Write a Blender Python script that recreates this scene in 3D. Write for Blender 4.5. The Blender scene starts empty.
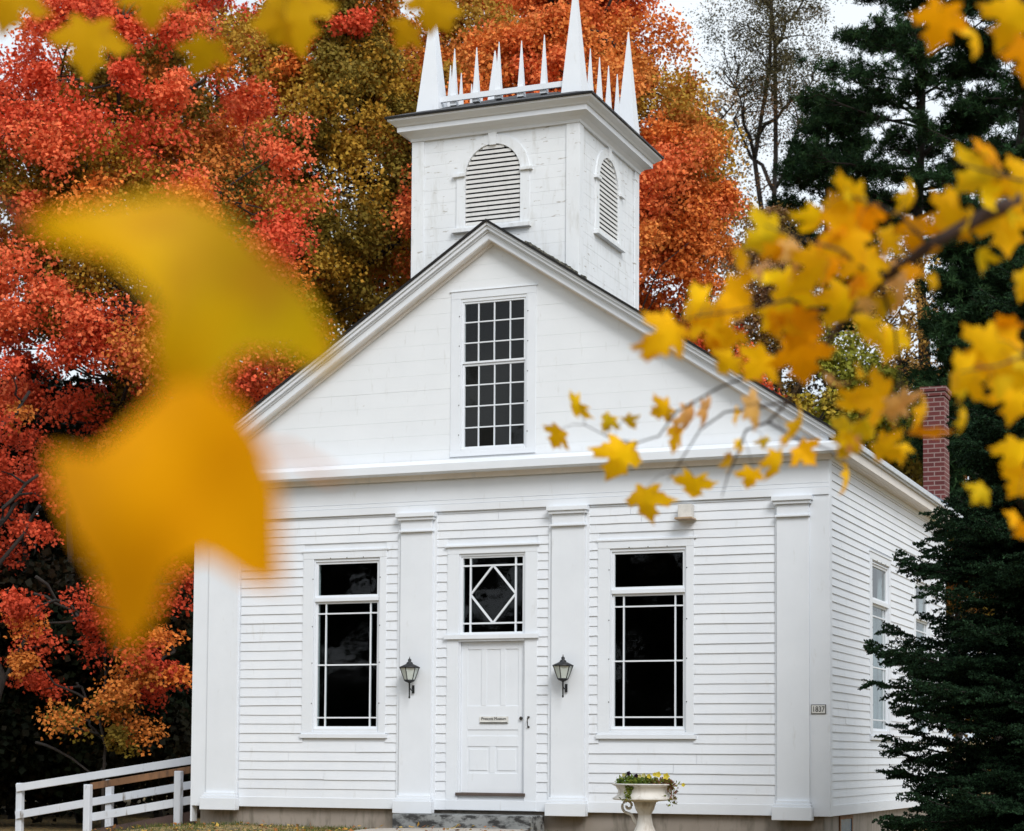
import bpy, math, random
import numpy as np
from mathutils import Vector, Matrix
random.seed(7); rng = np.random.default_rng(7)
S = bpy.context.scene
COL = S.collection

# ------------------------------------------------------------------ camera
FPX, CY = 1960.4, 640.2
CAM = np.array([14.4737, -23.766, 0.7111])
RX = np.array([0.92631396, 0.37669709, 0.00646194])
UP = np.array([0.01632652, -0.05727138, 0.99822514])
FW = np.array([-0.37639859, 0.92456438, 0.05920143])
cd = bpy.data.cameras.new('camera'); cam = bpy.data.objects.new('camera', cd); COL.objects.link(cam)
cam.matrix_world = Matrix(((RX[0], UP[0], -FW[0], CAM[0]), (RX[1], UP[1], -FW[1], CAM[1]), (RX[2], UP[2], -FW[2], CAM[2]), (0, 0, 0, 1)))
cd.sensor_width = 36; cd.lens = FPX / 1024 * 36; cd.shift_y = (CY - 415.5) / 1024
cd.clip_start = 0.05; cd.clip_end = 2000
cd.dof.use_dof = True; cd.dof.focus_distance = 24.5; cd.dof.aperture_fstop = 3.0; cd.dof.aperture_blades = 0
S.camera = cam

# ------------------------------------------------------------------ sky, sun, exposure
SUN_EL, SUN_ROT = math.radians(40), math.radians(139)      # azimuth of the sun, clockwise from +Y
w = bpy.data.worlds.new('World'); S.world = w; w.use_nodes = True
nt = w.node_tree; nt.nodes.clear()
out = nt.nodes.new('ShaderNodeOutputWorld'); bg = nt.nodes.new('ShaderNodeBackground')
sky = nt.nodes.new('ShaderNodeTexSky'); sky.sky_type = 'NISHITA'; sky.sun_disc = False
sky.sun_elevation = SUN_EL; sky.sun_rotation = SUN_ROT; sky.dust_density = 4; sky.air_density = 1.0; sky.ozone_density = 1
hs = nt.nodes.new('ShaderNodeHueSaturation'); hs.inputs['Saturation'].default_value = 0.30
# cloud deck: pale even overcast with faint mottling mixed over the clear sky
tc = nt.nodes.new('ShaderNodeTexCoord'); nz = nt.nodes.new('ShaderNodeTexNoise'); nz.inputs['Scale'].default_value = 2.2; nz.inputs['Detail'].default_value = 5
cr = nt.nodes.new('ShaderNodeValToRGB'); cr.color_ramp.elements[0].color = (5.9, 6.6, 7.3, 1); cr.color_ramp.elements[1].color = (7.8, 8.4, 8.9, 1)
cr.color_ramp.elements[0].position = .35; cr.color_ramp.elements[1].position = .65
mx = nt.nodes.new('ShaderNodeMixRGB'); mx.inputs[0].default_value = 0.8
nt.links.new(tc.outputs['Generated'], nz.inputs['Vector']); nt.links.new(nz.outputs['Fac'], cr.inputs[0])
nt.links.new(sky.outputs[0], hs.inputs['Color']); nt.links.new(hs.outputs[0], mx.inputs[1]); nt.links.new(cr.outputs[0], mx.inputs[2])
nt.links.new(mx.outputs[0], bg.inputs[0]); bg.inputs[1].default_value = 0.10; nt.links.new(bg.outputs[0], out.inputs[0])
sd = bpy.data.lights.new('sun', 'SUN'); sd.energy = 1.5; sd.angle = math.radians(25); sd.color = (1, .975, .95)
sun = bpy.data.objects.new('sun', sd); COL.objects.link(sun)
sdir = Vector((math.sin(SUN_ROT) * math.cos(SUN_EL), math.cos(SUN_ROT) * math.cos(SUN_EL), math.sin(SUN_EL)))
sun.rotation_euler = sdir.to_track_quat('Z', 'Y').to_euler(); sun.location = (0, -20, 30)
S.view_settings.view_transform = 'Standard'; S.view_settings.look = 'None'; S.view_settings.exposure = 0.53; S.view_settings.gamma = 1
S.view_settings.use_curve_mapping = False

def at(px, py, D):
    return CAM + D * (FW + RX * ((px - 512) / FPX) - UP * ((py - CY) / FPX))

# ------------------------------------------------------------------ materials
def mat(name):
    m = bpy.data.materials.new(name); m.use_nodes = True; n = m.node_tree
    return m, n, n.nodes['Principled BSDF']
def N(n, t, **k):
    o = n.nodes.new('ShaderNode' + t)
    for a, b in k.items():
        if a in o.inputs: o.inputs[a].default_value = b
        else: setattr(o, a, b)
    return o
def noisemix(n, b, c1, c2, scale=5, lo=.35, hi=.65, stretch=(1, 1, 1), detail=6, coord='Object', prev=None):
    t = N(n, 'TexCoord'); mp = N(n, 'Mapping'); mp.inputs['Scale'].default_value = stretch
    z = N(n, 'TexNoise', Scale=scale, Detail=detail); z.inputs['Roughness'].default_value = .62
    r = N(n, 'MapRange'); r.inputs[1].default_value = lo; r.inputs[2].default_value = hi
    x = N(n, 'MixRGB'); x.inputs[1].default_value = (*c1, 1); x.inputs[2].default_value = (*c2, 1)
    n.links.new(t.outputs[coord], mp.inputs[0]); n.links.new(mp.outputs[0], z.inputs['Vector']); n.links.new(z.outputs['Fac'], r.inputs[0])
    n.links.new(r.outputs[0], x.inputs[0])
    if prev is not None: n.links.new(prev, x.inputs[1])
    n.links.new(x.outputs[0], b.inputs['Base Color'])
    return x.outputs[0], z.outputs['Fac']
def bump(n, b, fac, strength=.2, dist=.01):
    bp = N(n, 'Bump'); bp.inputs['Strength'].default_value = strength; bp.inputs['Distance'].default_value = dist
    n.links.new(fac, bp.inputs['Height']); n.links.new(bp.outputs[0], b.inputs['Normal'])
def paint(name, c1, c2, grime=(.55, .56, .55), gl=.62, gh=.8, rough=.55, peel=None, pl=.66, ph=.69, gs=(1, 1, .25)):
    m, n, b = mat(name); b.inputs['Roughness'].default_value = rough
    o, f = noisemix(n, b, c1, c2, 1.7, .3, .7)
    o, f2 = noisemix(n, b, c1, grime, 9, gl, gh, gs, prev=o)
    if peel: o, f3 = noisemix(n, b, c1, peel, 14, pl, ph, (.35, .35, 1.6), prev=o, detail=8)
    bump(n, b, f2, .25, .004)
    return m
M = {}
M['siding'] = paint('white_siding_paint', (.76, .79, .83), (.70, .735, .785), gl=.60, gh=.88, peel=(.46, .45, .42), pl=.70, ph=.74)
M['trim'] = paint('white_trim_paint', (.75, .785, .83), (.70, .735, .78), gl=.64, gh=.9)
M['flush'] = paint('flush_board_paint', (.77, .80, .83), (.73, .76, .79), gl=.60, gh=.85, peel=(.52, .50, .47), pl=.69, ph=.73)
M['tower'] = paint('weathered_tower_paint', (.77, .80, .83), (.71, .74, .77), gl=.52, gh=.8, peel=(.40, .38, .35), pl=.625, ph=.67)
M['soffit'] = paint('soffit_bounce_tint', (.76, .72, .68), (.70, .66, .61), gl=.55, gh=.8)  # white paint warmed: bounce light from orange leaves put into the colour
M['concrete'] = (lambda m: m)(paint('foundation_concrete', (.33, .29, .25), (.26, .225, .19), grime=(.17, .15, .12), gl=.5, gh=.7, rough=.9))
M['path'] = paint('path_concrete', (.42, .38, .33), (.36, .32, .28), grime=(.25, .22, .18), gl=.55, gh=.75, rough=.95)
M['stone'] = paint('step_granite', (.30, .31, .31), (.17, .18, .18), grime=(.03, .03, .03), gl=.46, gh=.6, rough=.85, gs=(.6, 1, 1.2))
M['urn'] = paint('aged_white_urn', (.72, .70, .66), (.62, .59, .54), grime=(.38, .33, .27), gl=.5, gh=.72, rough=.6)
M['oldwood'] = paint('bare_brown_wood', (.24, .12, .055), (.15, .075, .035), grime=(.05, .03, .02), gl=.5, gh=.7, rough=.8)
M['sillwood'] = paint('worn_sill_wood', (.12, .09, .075), (.07, .052, .045), rough=.85, grime=(.03, .02, .02))
M['deckwood'] = paint('stained_deck_wood', (.085, .05, .04), (.05, .032, .028), rough=.8, grime=(.03, .02, .02))
M['fence'] = paint('white_rail_paint', (.66, .69, .74), (.56, .60, .66), grime=(.16, .13, .10), gl=.6, gh=.74, rough=.6)
M['louver'] = paint('louver_paint', (.74, .74, .73), (.66, .66, .65), gl=.55, gh=.8)
M['bark'] = paint('grey_brown_bark', (.034, .026, .021), (.02, .016, .013), grime=(.015, .013, .012), gl=.45, gh=.65, rough=.95)
M['twig'] = paint('twig_bark', (.055, .032, .027), (.03, .02, .018), rough=.85, grime=(.03, .02, .015))
def plain(name, c, rough=.6, metal=0, jitter=.25):
    m, n, b = mat(name); b.inputs['Roughness'].default_value = rough; b.inputs['Metallic'].default_value = metal
    o, f = noisemix(n, b, c, tuple(v * (1 - jitter) for v in c), 12, .3, .7); bump(n, b, f, .15, .003)
    return m
M['dark'] = plain('interior_shade', (.022, .018, .015), .9)  # near-black so the shade of the unlit rooms is in the colour
M['void'] = plain('louver_shade', (.010, .010, .010), .9)  # shade between the slats painted as near-black
M['refl_sheet'] = plain('pale_reflection', (.42, .47, .52), .9)  # bluish tone painted for the reflection in the side windows
M['iron'] = plain('blackened_lamp_metal', (.035, .037, .04), .45, .6)
M['brass'] = plain('dark_latch_metal', (.05, .045, .04), .4, .7)
M['sign'] = plain('sign_board_white', (.75, .75, .72), .5)
M['ink'] = plain('sign_black_ink', (.012, .012, .012), .6)
M['gutter'] = plain('pale_gutter_metal', (.62, .66, .70), .4, .1)
M['flash'] = plain('blue_grey_flashing', (.22, .29, .36), .45, .3)
M['fixture'] = plain('beige_fixture', (.72, .70, .66), .5)
M['fixlens'] = plain('tan_fixture_lens', (.42, .30, .19), .5)
M['tarp'] = plain('blue_window_pane', (.10, .20, .30), .25)
M['pollen'] = plain('dark_soil', (.03, .02, .015), .95)
# lamp glass
m, n, b = mat('frosted_lamp_glass'); b.inputs['Base Color'].default_value = (.62, .68, .64, 1); b.inputs['Roughness'].default_value = .3
b.inputs['Alpha'].default_value = .88; M['lampglass'] = m
# window glass: see-through with a true reflection
m = bpy.data.materials.new('old_window_glass'); m.use_nodes = True; n = m.node_tree; n.nodes.clear()
o = N(n, 'OutputMaterial'); gl = N(n, 'BsdfGlossy'); gl.inputs['Roughness'].default_value = .03; tr = N(n, 'BsdfTransparent'); tr.inputs[0].default_value = (.8, .85, .85, 1)
fr = N(n, 'Fresnel'); fr.inputs['IOR'].default_value = 1.48; mxs = N(n, 'MixShader'); z = N(n, 'TexNoise', Scale=3.0); bp = N(n, 'Bump'); bp.inputs['Strength'].default_value = .08
bp.inputs['Distance'].default_value = .02; tcn = N(n, 'TexCoord')
n.links.new(tcn.outputs['Object'], z.inputs['Vector']); n.links.new(z.outputs['Fac'], bp.inputs['Height']); n.links.new(bp.outputs[0], gl.inputs['Normal'])
ge = N(n, 'NewGeometry'); sb_ = N(n, 'Math', operation='SUBTRACT'); sb_.inputs[0].default_value = 1; ml_ = N(n, 'Math', operation='MULTIPLY')
n.links.new(ge.outputs['Backfacing'], sb_.inputs[1]); n.links.new(sb_.outputs[0], ml_.inputs[0]); n.links.new(fr.outputs[0], ml_.inputs[1])
n.links.new(ml_.outputs[0], mxs.inputs[0]); n.links.new(tr.outputs[0], mxs.inputs[1]); n.links.new(gl.outputs[0], mxs.inputs[2]); n.links.new(mxs.outputs[0], o.inputs[0])
M['glass'] = m
M['stalk'] = plain('amber_leaf_stalk', (.70, .26, .04), .6)
# roof shingles
m, n, b = mat('asphalt_shingles'); b.inputs['Roughness'].default_value = .95
bt = N(n, 'TexBrick'); bt.inputs['Scale'].default_value = 1; bt.inputs['Brick Width'].default_value = .3; bt.inputs['Row Height'].default_value = .14; bt.inputs['Mortar Size'].default_value = .008
bt.inputs['Color1'].default_value = (.045, .047, .052, 1); bt.inputs['Color2'].default_value = (.085, .088, .095, 1); bt.inputs['Mortar'].default_value = (.01, .01, .01, 1)
t = N(n, 'TexCoord'); n.links.new(t.outputs['Object'], bt.inputs['Vector']); n.links.new(bt.outputs[0], b.inputs['Base Color']); M['shingle'] = m
m, n, b = mat('lichened_roof_edge'); b.inputs['Roughness'].default_value = 1
noisemix(n, b, (.05, .05, .045), (.22, .21, .16), 22, .45, .62); M['lichen'] = m
# brick
m, n, b = mat('red_chimney_brick'); b.inputs['Roughness'].default_value = .9
bt = N(n, 'TexBrick'); bt.inputs['Scale'].default_value = 1; bt.inputs['Brick Width'].default_value = .20; bt.inputs['Row Height'].default_value = .075; bt.inputs['Mortar Size'].default_value = .009
bt.inputs['Color1'].default_value = (.15, .034, .032, 1); bt.inputs['Color2'].default_value = (.095, .022, .023, 1); bt.inputs['Mortar'].default_value = (.27, .19, .175, 1)
t = N(n, 'TexCoord'); sp = N(n, 'SeparateXYZ'); ad = N(n, 'Math', operation='ADD'); cb = N(n, 'CombineXYZ')
n.links.new(t.outputs['Object'], sp.inputs[0]); n.links.new(sp.outputs[0], ad.inputs[0]); n.links.new(sp.outputs[1], ad.inputs[1]); n.links.new(ad.outputs[0], cb.inputs[0]); n.links.new(sp.outputs[2], cb.inputs[1])
n.links.new(cb.outputs[0], bt.inputs['Vector']); n.links.new(bt.outputs[0], b.inputs['Base Color']); M['brick'] = m
# foliage: colour from the mesh (kind of leaf), thin translucent leaf
def leafmat(name, trans=.35, rough=.6, randhue=0):
    m = bpy.data.materials.new(name); m.use_nodes = True; n = m.node_tree; n.nodes.clear()
    o = N(n, 'OutputMaterial'); at_ = N(n, 'Attribute'); at_.attribute_name = 'Col'
    d = N(n, 'BsdfPrincipled'); d.inputs['Roughness'].default_value = rough; d.inputs['Specular IOR Level'].default_value = .10
    t = N(n, 'BsdfTranslucent'); x = N(n, 'MixShader'); x.inputs[0].default_value = trans
    src = at_.outputs['Color']
    if randhue:
        oi = N(n, 'ObjectInfo'); h = N(n, 'HueSaturation'); r = N(n, 'MapRange'); r.inputs[3].default_value = .5 - randhue; r.inputs[4].default_value = .5 + randhue
        r2 = N(n, 'MapRange'); r2.inputs[3].default_value = .92; r2.inputs[4].default_value = 1.12
        ml = N(n, 'Math', operation='MULTIPLY'); ml.inputs[1].default_value = 7.31; fr_ = N(n, 'Math', operation='FRACT')
        n.links.new(oi.outputs['Random'], r.inputs[0]); n.links.new(oi.outputs['Random'], ml.inputs[0]); n.links.new(ml.outputs[0], fr_.inputs[0]); n.links.new(fr_.outputs[0], r2.inputs[0])
        n.links.new(r.outputs[0], h.inputs['Hue']); n.links.new(r2.outputs[0], h.inputs['Value']); n.links.new(src, h.inputs['Color']); src = h.outputs[0]
    if randhue:
        d.inputs['Specular IOR Level'].default_value = .08
        tcx = N(n, 'TexCoord'); nzx = N(n, 'TexNoise', Scale=5.0, Detail=6.0); rmx = N(n, 'MapRange'); rmx.inputs[1].default_value = .58; rmx.inputs[2].default_value = .72; mxx = N(n, 'MixRGB'); mxx.inputs[2].default_value = (.42, .16, .02, 1)
        n.links.new(tcx.outputs['Object'], nzx.inputs['Vector']); n.links.new(nzx.outputs['Fac'], rmx.inputs[0]); n.links.new(rmx.outputs[0], mxx.inputs[0]); n.links.new(src, mxx.inputs[1]); src = mxx.outputs[0]
    n.links.new(src, d.inputs['Base Color']); n.links.new(src, t.inputs['Color'])
    n.links.new(d.outputs[0], x.inputs[1]); n.links.new(t.outputs[0], x.inputs[2]); n.links.new(x.outputs[0], o.inputs[0])
    return m
M['leaf'] = leafmat('autumn_leaves', .22); M['needle'] = leafmat('evergreen_needles', .08, .8); M['yleaf'] = leafmat('yellow_maple_leaf', .30, .6, .006)
# ground
m, n, b = mat('lawn_soil'); b.inputs['Roughness'].default_value = 1
o_, f_ = noisemix(n, b, (.035, .05, .016), (.06, .045, .025), 1.3, .4, .6)
noisemix(n, b, (0, 0, 0), (.42, .26, .08), 16, .46, .56, prev=o_); bump(n, b, f_, .6, .03); M['ground'] = m

# ------------------------------------------------------------------ mesh builder
class MB:
    def __init__(s): s.v = []; s.f = []
    def quad(s, a, b, c, d):
        k = len(s.v); s.v += [tuple(a), tuple(b), tuple(c), tuple(d)]; s.f.append((k, k + 1, k + 2, k + 3))
    def tri(s, a, b, c):
        k = len(s.v); s.v += [tuple(a), tuple(b), tuple(c)]; s.f.append((k, k + 1, k + 2))
    def hexa(s, p):      # p: 8 corners, 0-3 bottom ring, 4-7 top ring
        k = len(s.v); s.v += [tuple(q) for q in p]
        for f in ((0, 3, 2, 1), (4, 5, 6, 7), (0, 1, 5, 4), (1, 2, 6, 5), (2, 3, 7, 6), (3, 0, 4, 7)): s.f.append(tuple(k + i for i in f))
    def box(s, x0, x1, y0, y1, z0, z1):
        s.hexa([(x0, y0, z0), (x1, y0, z0), (x1, y1, z0), (x0, y1, z0), (x0, y0, z1), (x1, y0, z1), (x1, y1, z1), (x0, y1, z1)])
        return s
    def bar(s, a, b, wd, ht, up=(0, 0, 1)):
        a = np.array(a, float); b = np.array(b, float); d = b - a; d /= np.linalg.norm(d); sd_ = np.cross(d, up); sd_ /= np.linalg.norm(sd_); u = np.cross(sd_, d)
        r = [a - sd_ * wd / 2 - u * ht / 2, a + sd_ * wd / 2 - u * ht / 2, a + sd_ * wd / 2 + u * ht / 2, a - sd_ * wd / 2 + u * ht / 2]
        L = b - a; s.hexa([r[0], r[1], r[1] + L, r[0] + L, r[3], r[2], r[2] + L, r[3] + L]); return s
    def prism(s, poly, y0, y1):      # poly of (x,z), extruded along y
        k = len(s.v); n = len(poly); s.v += [(x, y0, z) for x, z in poly] + [(x, y1, z) for x, z in poly]
        s.f.append(tuple(k + i for i in range(n))); s.f.append(tuple(k + n + i for i in reversed(range(n))))
        for i in range(n): j = (i + 1) % n; s.f.append((k + i, k + n + i, k + n + j, k + j))
        return s
    def lathe(s, prof, seg=24, c=(0, 0), cap=True, sx=1, sy=1, ph=0):
        k = len(s.v)
        for r, z in prof:
            for i in range(seg):
                a = 2 * math.pi * i / seg + ph; s.v.append((c[0] + r * math.cos(a) * sx, c[1] + r * math.sin(a) * sy, z))
        for j in range(len(prof) - 1):
            for i in range(seg):
                i2 = (i + 1) % seg; s.f.append((k + j * seg + i, k + j * seg + i2, k + (j + 1) * seg + i2, k + (j + 1) * seg + i))
        if cap:
            s.f.append(tuple(k + i for i in reversed(range(seg)))); s.f.append(tuple(k + (len(prof) - 1) * seg + i for i in range(seg)))
        return s
    def tube(s, pts, rad, seg=6):
        pts = [np.array(p, float) for p in pts]; k = len(s.v); n = len(pts)
        for i, p in enumerate(pts):
            d = pts[min(i + 1, n - 1)] - pts[max(i - 1, 0)]; d /= (np.linalg.norm(d) + 1e-9)
            a = np.cross(d, (0, 0, 1) if abs(d[2]) < .9 else (1, 0, 0)); a /= np.linalg.norm(a); b_ = np.cross(d, a); r = rad[i] if hasattr(rad, '__len__') else rad
            for j in range(seg):
                t = 2 * math.pi * j / seg; s.v.append(tuple(p + (a * math.cos(t) + b_ * math.sin(t)) * r))
        for i in range(n - 1):
            for j in range(seg):
                j2 = (j + 1) % seg; s.f.append((k + i * seg + j, k + i * seg + j2, k + (i + 1) * seg + j2, k + (i + 1) * seg + j))
        s.f.append(tuple(k + j for j in reversed(range(seg)))); s.f.append(tuple(k + (n - 1) * seg + j for j in range(seg)))
        return s
    def build(s, name, m, parent=None, bev=0, smooth=False, loc=None, fix=True):
        me = bpy.data.meshes.new(name); me.from_pydata(s.v, [], s.f)
        if fix:
            import bmesh
            b = bmesh.new(); b.from_mesh(me); bmesh.ops.recalc_face_normals(b, faces=b.faces)
            b.to_mesh(me); b.free()
        me.materials.append(m)
        if smooth: me.polygons.foreach_set('use_smooth', [True] * len(me.polygons))
        o = bpy.data.objects.new(name, me); COL.objects.link(o)
        if parent is not None: o.parent = parent
        if loc is not None: o.location = loc
        if bev:
            md = o.modifiers.new('bevel', 'BEVEL'); md.width = bev; md.segments = 2; md.limit_method = 'ANGLE'
        return o
def tag(o, label=None, cat=None, group=None, kind=None):
    if label: o['label'] = label
    if cat: o['category'] = cat
    if group: o['group'] = group
    if kind: o['kind'] = kind
    return o
def empty(name, loc=(0, 0, 0), rz=0, parent=None):
    o = bpy.data.objects.new(name, None); COL.objects.link(o); o.location = loc; o.rotation_euler.z = rz; o.empty_display_size = .3
    if parent is not None: o.parent = parent
    return o
def cloud_mesh(name, V, C, m, parent=None, per=4):
    """V (n*per,3) leaf vertices, C (n,3) leaf colours -> one mesh with colour attribute"""
    n = len(V) // per
    me = bpy.data.meshes.new(name); me.vertices.add(n * per); me.vertices.foreach_set('co', V.astype(np.float32).ravel())
    me.loops.add(n * per); me.loops.foreach_set('vertex_index', np.arange(n * per, dtype=np.int32))
    me.polygons.add(n); me.polygons.foreach_set('loop_start', np.arange(0, n * per, per, dtype=np.int32))
    try: me.polygons.foreach_set('loop_total', np.full(n, per, dtype=np.int32))
    except Exception: pass
    ca = me.attributes.new('Col', 'FLOAT_COLOR', 'POINT'); cc = np.ones((n * per, 4), np.float32); cc[:, :3] = np.repeat(np.clip(C, 0, 1), per, 0)
    ca.data.foreach_set('color', cc.ravel()); me.materials.append(m); me.update(calc_edges=True)
    o = bpy.data.objects.new(name, me); COL.objects.link(o)
    if parent is not None: o.parent = parent
    return o

# ------------------------------------------------------------------ ground
def gz(x, y):
    """ground height"""
    x = np.asarray(x, float); y = np.asarray(y, float)
    z = -.27 - .035 * np.clip(-y - 1.0, 0, 18) * .9
    z = z - .50 * np.clip((-x - .1) / 2.0, 0, 1)                                    # drops away to the left of the house
    z = z - .07 * np.clip((x - 5.5) / 2.0, 0, 1)
    z = z + .02 * np.sin(x * 1.7) * np.cos(y * 1.3)
    r = np.hypot(x - 4, y - 4); z = z + .02 * np.clip(r - 45, 0, 200)
    return z
def axis(lo, hi, a, b, fine, coarse):
    l = list(np.arange(a, b + 1e-6, fine)); v = a; st = fine
    while v > lo: st *= 1.35; v -= st; l.insert(0, v)
    v = b; st = fine
    while v < hi: st *= 1.35; v += st; l.append(v)
    return np.array(l)
gx = axis(-900, 900, -5, 16, .5, 20); gy = axis(-900, 900, -12, 12, .5, 20)
mb = MB(); X, Y = np.meshgrid(gx, gy); Z = gz(X, Y)
mb.v = [(float(a), float(b), float(c)) for a, b, c in zip(X.ravel(), Y.ravel(), Z.ravel())]; nx = len(gx)
mb.f = [(j * nx + i, j * nx + i + 1, (j + 1) * nx + i + 1, (j + 1) * nx + i) for j in range(len(gy) - 1) for i in range(nx - 1)]
tag(mb.build('ground', M['ground'], smooth=True, fix=False), kind='structure')
# path from the door toward the road
mb = MB(); ys = np.linspace(-.45, -30, 60)
for a, b in zip(ys[:-1], ys[1:]):
    f = lambda y: (3.2 + .02 * (-y), 5.25 + .05 * (-y))
    for (xa, xb) in ((0, 1),):
        x0, x1 = f(a); x2, x3 = f(b)
        k = 6
        for i in range(k):
            p = lambda x_0, x_1, i: x_0 + (x_1 - x_0) * i / k
            q = [(p(x0, x1, i), a), (p(x0, x1, i + 1), a), (p(x2, x3, i + 1), b), (p(x2, x3, i), b)]
            mb.quad(*[(x, y, float(gz(x, y)) + .045) for x, y in q])
tag(mb.build('path', M['path']), kind='structure')

# ------------------------------------------------------------------ church
ch = tag(empty('church', (4.5, 4.1, 0)), 'old white clapboard meeting house with a gabled front and a square louvred tower under spires', 'church')
OFF = Vector((-4.5, -4.1, 0))
def cbuild(mb, name, m, parent=None, **k):
    """world-coordinate mesh as a part of the church"""
    o = mb.build(name, m, **k); o.parent = ch if parent is None else parent
    # keep object origins at the world origin so that child meshes stay in place
    if parent is None: o.location = OFF
    return o
W_, DP = 9.0, 8.30          # width and depth of the building
ZR, SL = 7.80, .657         # ridge height and roof slope
mb = MB().box(.09, W_ - .07, .06, DP - .06, -1.6, -.004); cbuild(mb, 'foundation', M['concrete'])

def rows_front():
    z = .13; r = []
    while z < 3.96:
        s = .126 if z < 3.1 else .112
        r.append((z, min(z + s, 3.968))); z += s
    return r
def rows_side():
    z = .13; r = []
    while z < 4.44: r.append((z, min(z + .101, 4.46))); z += .101
    return r
def siding(mb, rows, u0, u1, holes, P, t=.016, joints=True):
    """lapped boards; P(u, n, z) maps to world, n is outward distance; holes (ua,ub,za,zb)"""
    for z0, z1 in rows:
        cuts = [(u0, u1)]
        for a, b, za, zb in holes:
            if z1 > za + .01 and z0 < zb - .01:
                nc = []
                for c, d in cuts:
                    if b <= c or a >= d: nc.append((c, d))
                    else:
                        if a > c: nc.append((c, a))
                        if b < d: nc.append((b, d))
                cuts = nc
        for c, d in cuts:
            e = [c]
            if joints and d - c > 1.5 and random.random() < .3: e.append(random.uniform(c + .4, d - .4))
            e.append(d)
            for a, b in zip(e[:-1], e[1:]):
                j = random.uniform(-.0035, .0035); j2 = random.uniform(-.0035, .0035); tt = t + random.uniform(-.002, .003)
                if b < d: b -= .004
                # sagging boards: three stations along the length
                st = np.linspace(a, b, 4); dz = [j, (j + j2) / 2 + random.uniform(-.003, .003), (j + j2) / 2 + random.uniform(-.003, .003), j2]
                for i in range(3):
                    p, q = st[i], st[i + 1]; zp, zq = z0 + dz[i], z0 + dz[i + 1]
                    mb.quad(P(p, tt, zp), P(q, tt, zq), P(q, .003, z1 + .006), P(p, .003, z1 + .006))
                    mb.quad(P(p, 0, zp), P(q, 0, zq), P(q, tt, zq), P(p, tt, zp))
                mb.quad(P(b, 0, z0), P(b, tt, z0 + dz[3]), P(b, .003, z1), P(b, 0, z1)); mb.quad(P(a, 0, z0), P(a, tt, z0 + dz[0]), P(a, .003, z1), P(a, 0, z1))
def core(mb, u0, u1, z0, z1, holes, P, th=.16):
    us = sorted({u0, u1, *[h[0] for h in holes], *[h[1] for h in holes]}); zs = sorted({z0, z1, *[h[2] for h in holes], *[h[3] for h in holes]})
    for a, b in zip(us[:-1], us[1:]):
        for c, d in zip(zs[:-1], zs[1:]):
            if any(a >= h[0] - 1e-6 and b <= h[1] + 1e-6 and c >= h[2] - 1e-6 and d <= h[3] + 1e-6 for h in holes): continue
            mb.hexa([P(a, -.002, c), P(b, -.002, c), P(b, -th, c), P(a, -th, c), P(a, -.002, d), P(b, -.002, d), P(b, -th, d), P(a, -th, d)])
PF = lambda u, n, z: (u, -n, z)                    # front face
PR = lambda u, n, z: (W_ + n, u, z)                # right side
PL = lambda u, n, z: (-n, u, z)                    # left side
PB = lambda u, n, z: (u, DP + n, z)                # rear
# openings
WIN_F = [(1.87, 2.87, 1.06, 3.37), (6.16, 7.18, 1.06, 3.37)]
DOORO = (4.04, 4.985, .22, 3.38)
WIN_S = [(2.56, 3.72, 1.06, 3.40), (5.72, 6.88, 1.06, 3.40)]
fh = [(h[0] - .15, h[1] + .10, h[2] - .10, h[3] + .13) for h in WIN_F] + [(3.87, 5.16, .10, 3.50)]
pil = [(0, .74), (3.14, 3.72), (5.32, 5.87), (8.33, 9.0)]
mb = MB(); core(mb, .02, W_ - .02, -.001, 4.60, WIN_F + [DOORO], PF); front = cbuild(mb, 'front_wall', M['trim'])
mb = MB(); siding(mb, rows_front(), .7, 8.36, fh + [(a, b, -1, 9) for a, b in pil], PF); cbuild(mb, 'front_clapboards', M['siding'])
sh = [(h[0] - .13, h[1] + .13, h[2] - .10, h[3] + .12) for h in WIN_S]
mb = MB(); core(mb, .16, DP - .16, -.001, 4.60, WIN_S, PR); cbuild(mb, 'right_wall', M['trim'])
mb = MB(); siding(mb, rows_side(), .11, DP - .11, sh, PR); cbuild(mb, 'right_clapboards', M['siding'])
mb = MB(); core(mb, .16, DP - .16, -.001, 4.60, [], PL); siding(mb, rows_side(), .11, DP - .11, [], PL); cbuild(mb, 'left_wall', M['siding'])
mb = MB(); core(mb, .02, W_ - .02, -.001, 4.60, [], PB); siding(mb, rows_side(), .11, W_ - .11, [], PB); cbuild(mb, 'rear_wall', M['siding'])
# corner boards, water table
mb = MB()
for bb in ((0, .72, -.026, 0, .0, 3.965), (8.335, 9.024, -.026, 0, 0, 3.965), (9.0, 9.024, .0005, .12, 0, 4.46), (-.024, 0, -.026, .12, -.22, 4.46), (9.0, 9.024, DP - .12, DP, 0, 4.46), (-.024, 0, DP - .12, DP, 0, 4.46)):
    cbuild(MB().box(*bb), 'corner_board', M['trim'], bev=.003)
for bb in ((.74, 8.32, -.020, 0, .001, .135), (9.0, 9.019, .122, DP - .122, .001, .135)): cbuild(MB().box(*bb), 'water_table', M['trim'], bev=.003)
# interior room, its unlit darkness put into the colour
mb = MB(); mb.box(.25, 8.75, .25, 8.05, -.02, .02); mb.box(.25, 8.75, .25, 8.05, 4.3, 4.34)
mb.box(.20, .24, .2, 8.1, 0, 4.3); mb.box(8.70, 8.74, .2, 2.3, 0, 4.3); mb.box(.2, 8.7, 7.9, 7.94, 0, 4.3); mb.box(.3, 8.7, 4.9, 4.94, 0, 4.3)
cbuild(mb, 'interior', M['dark'])

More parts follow.
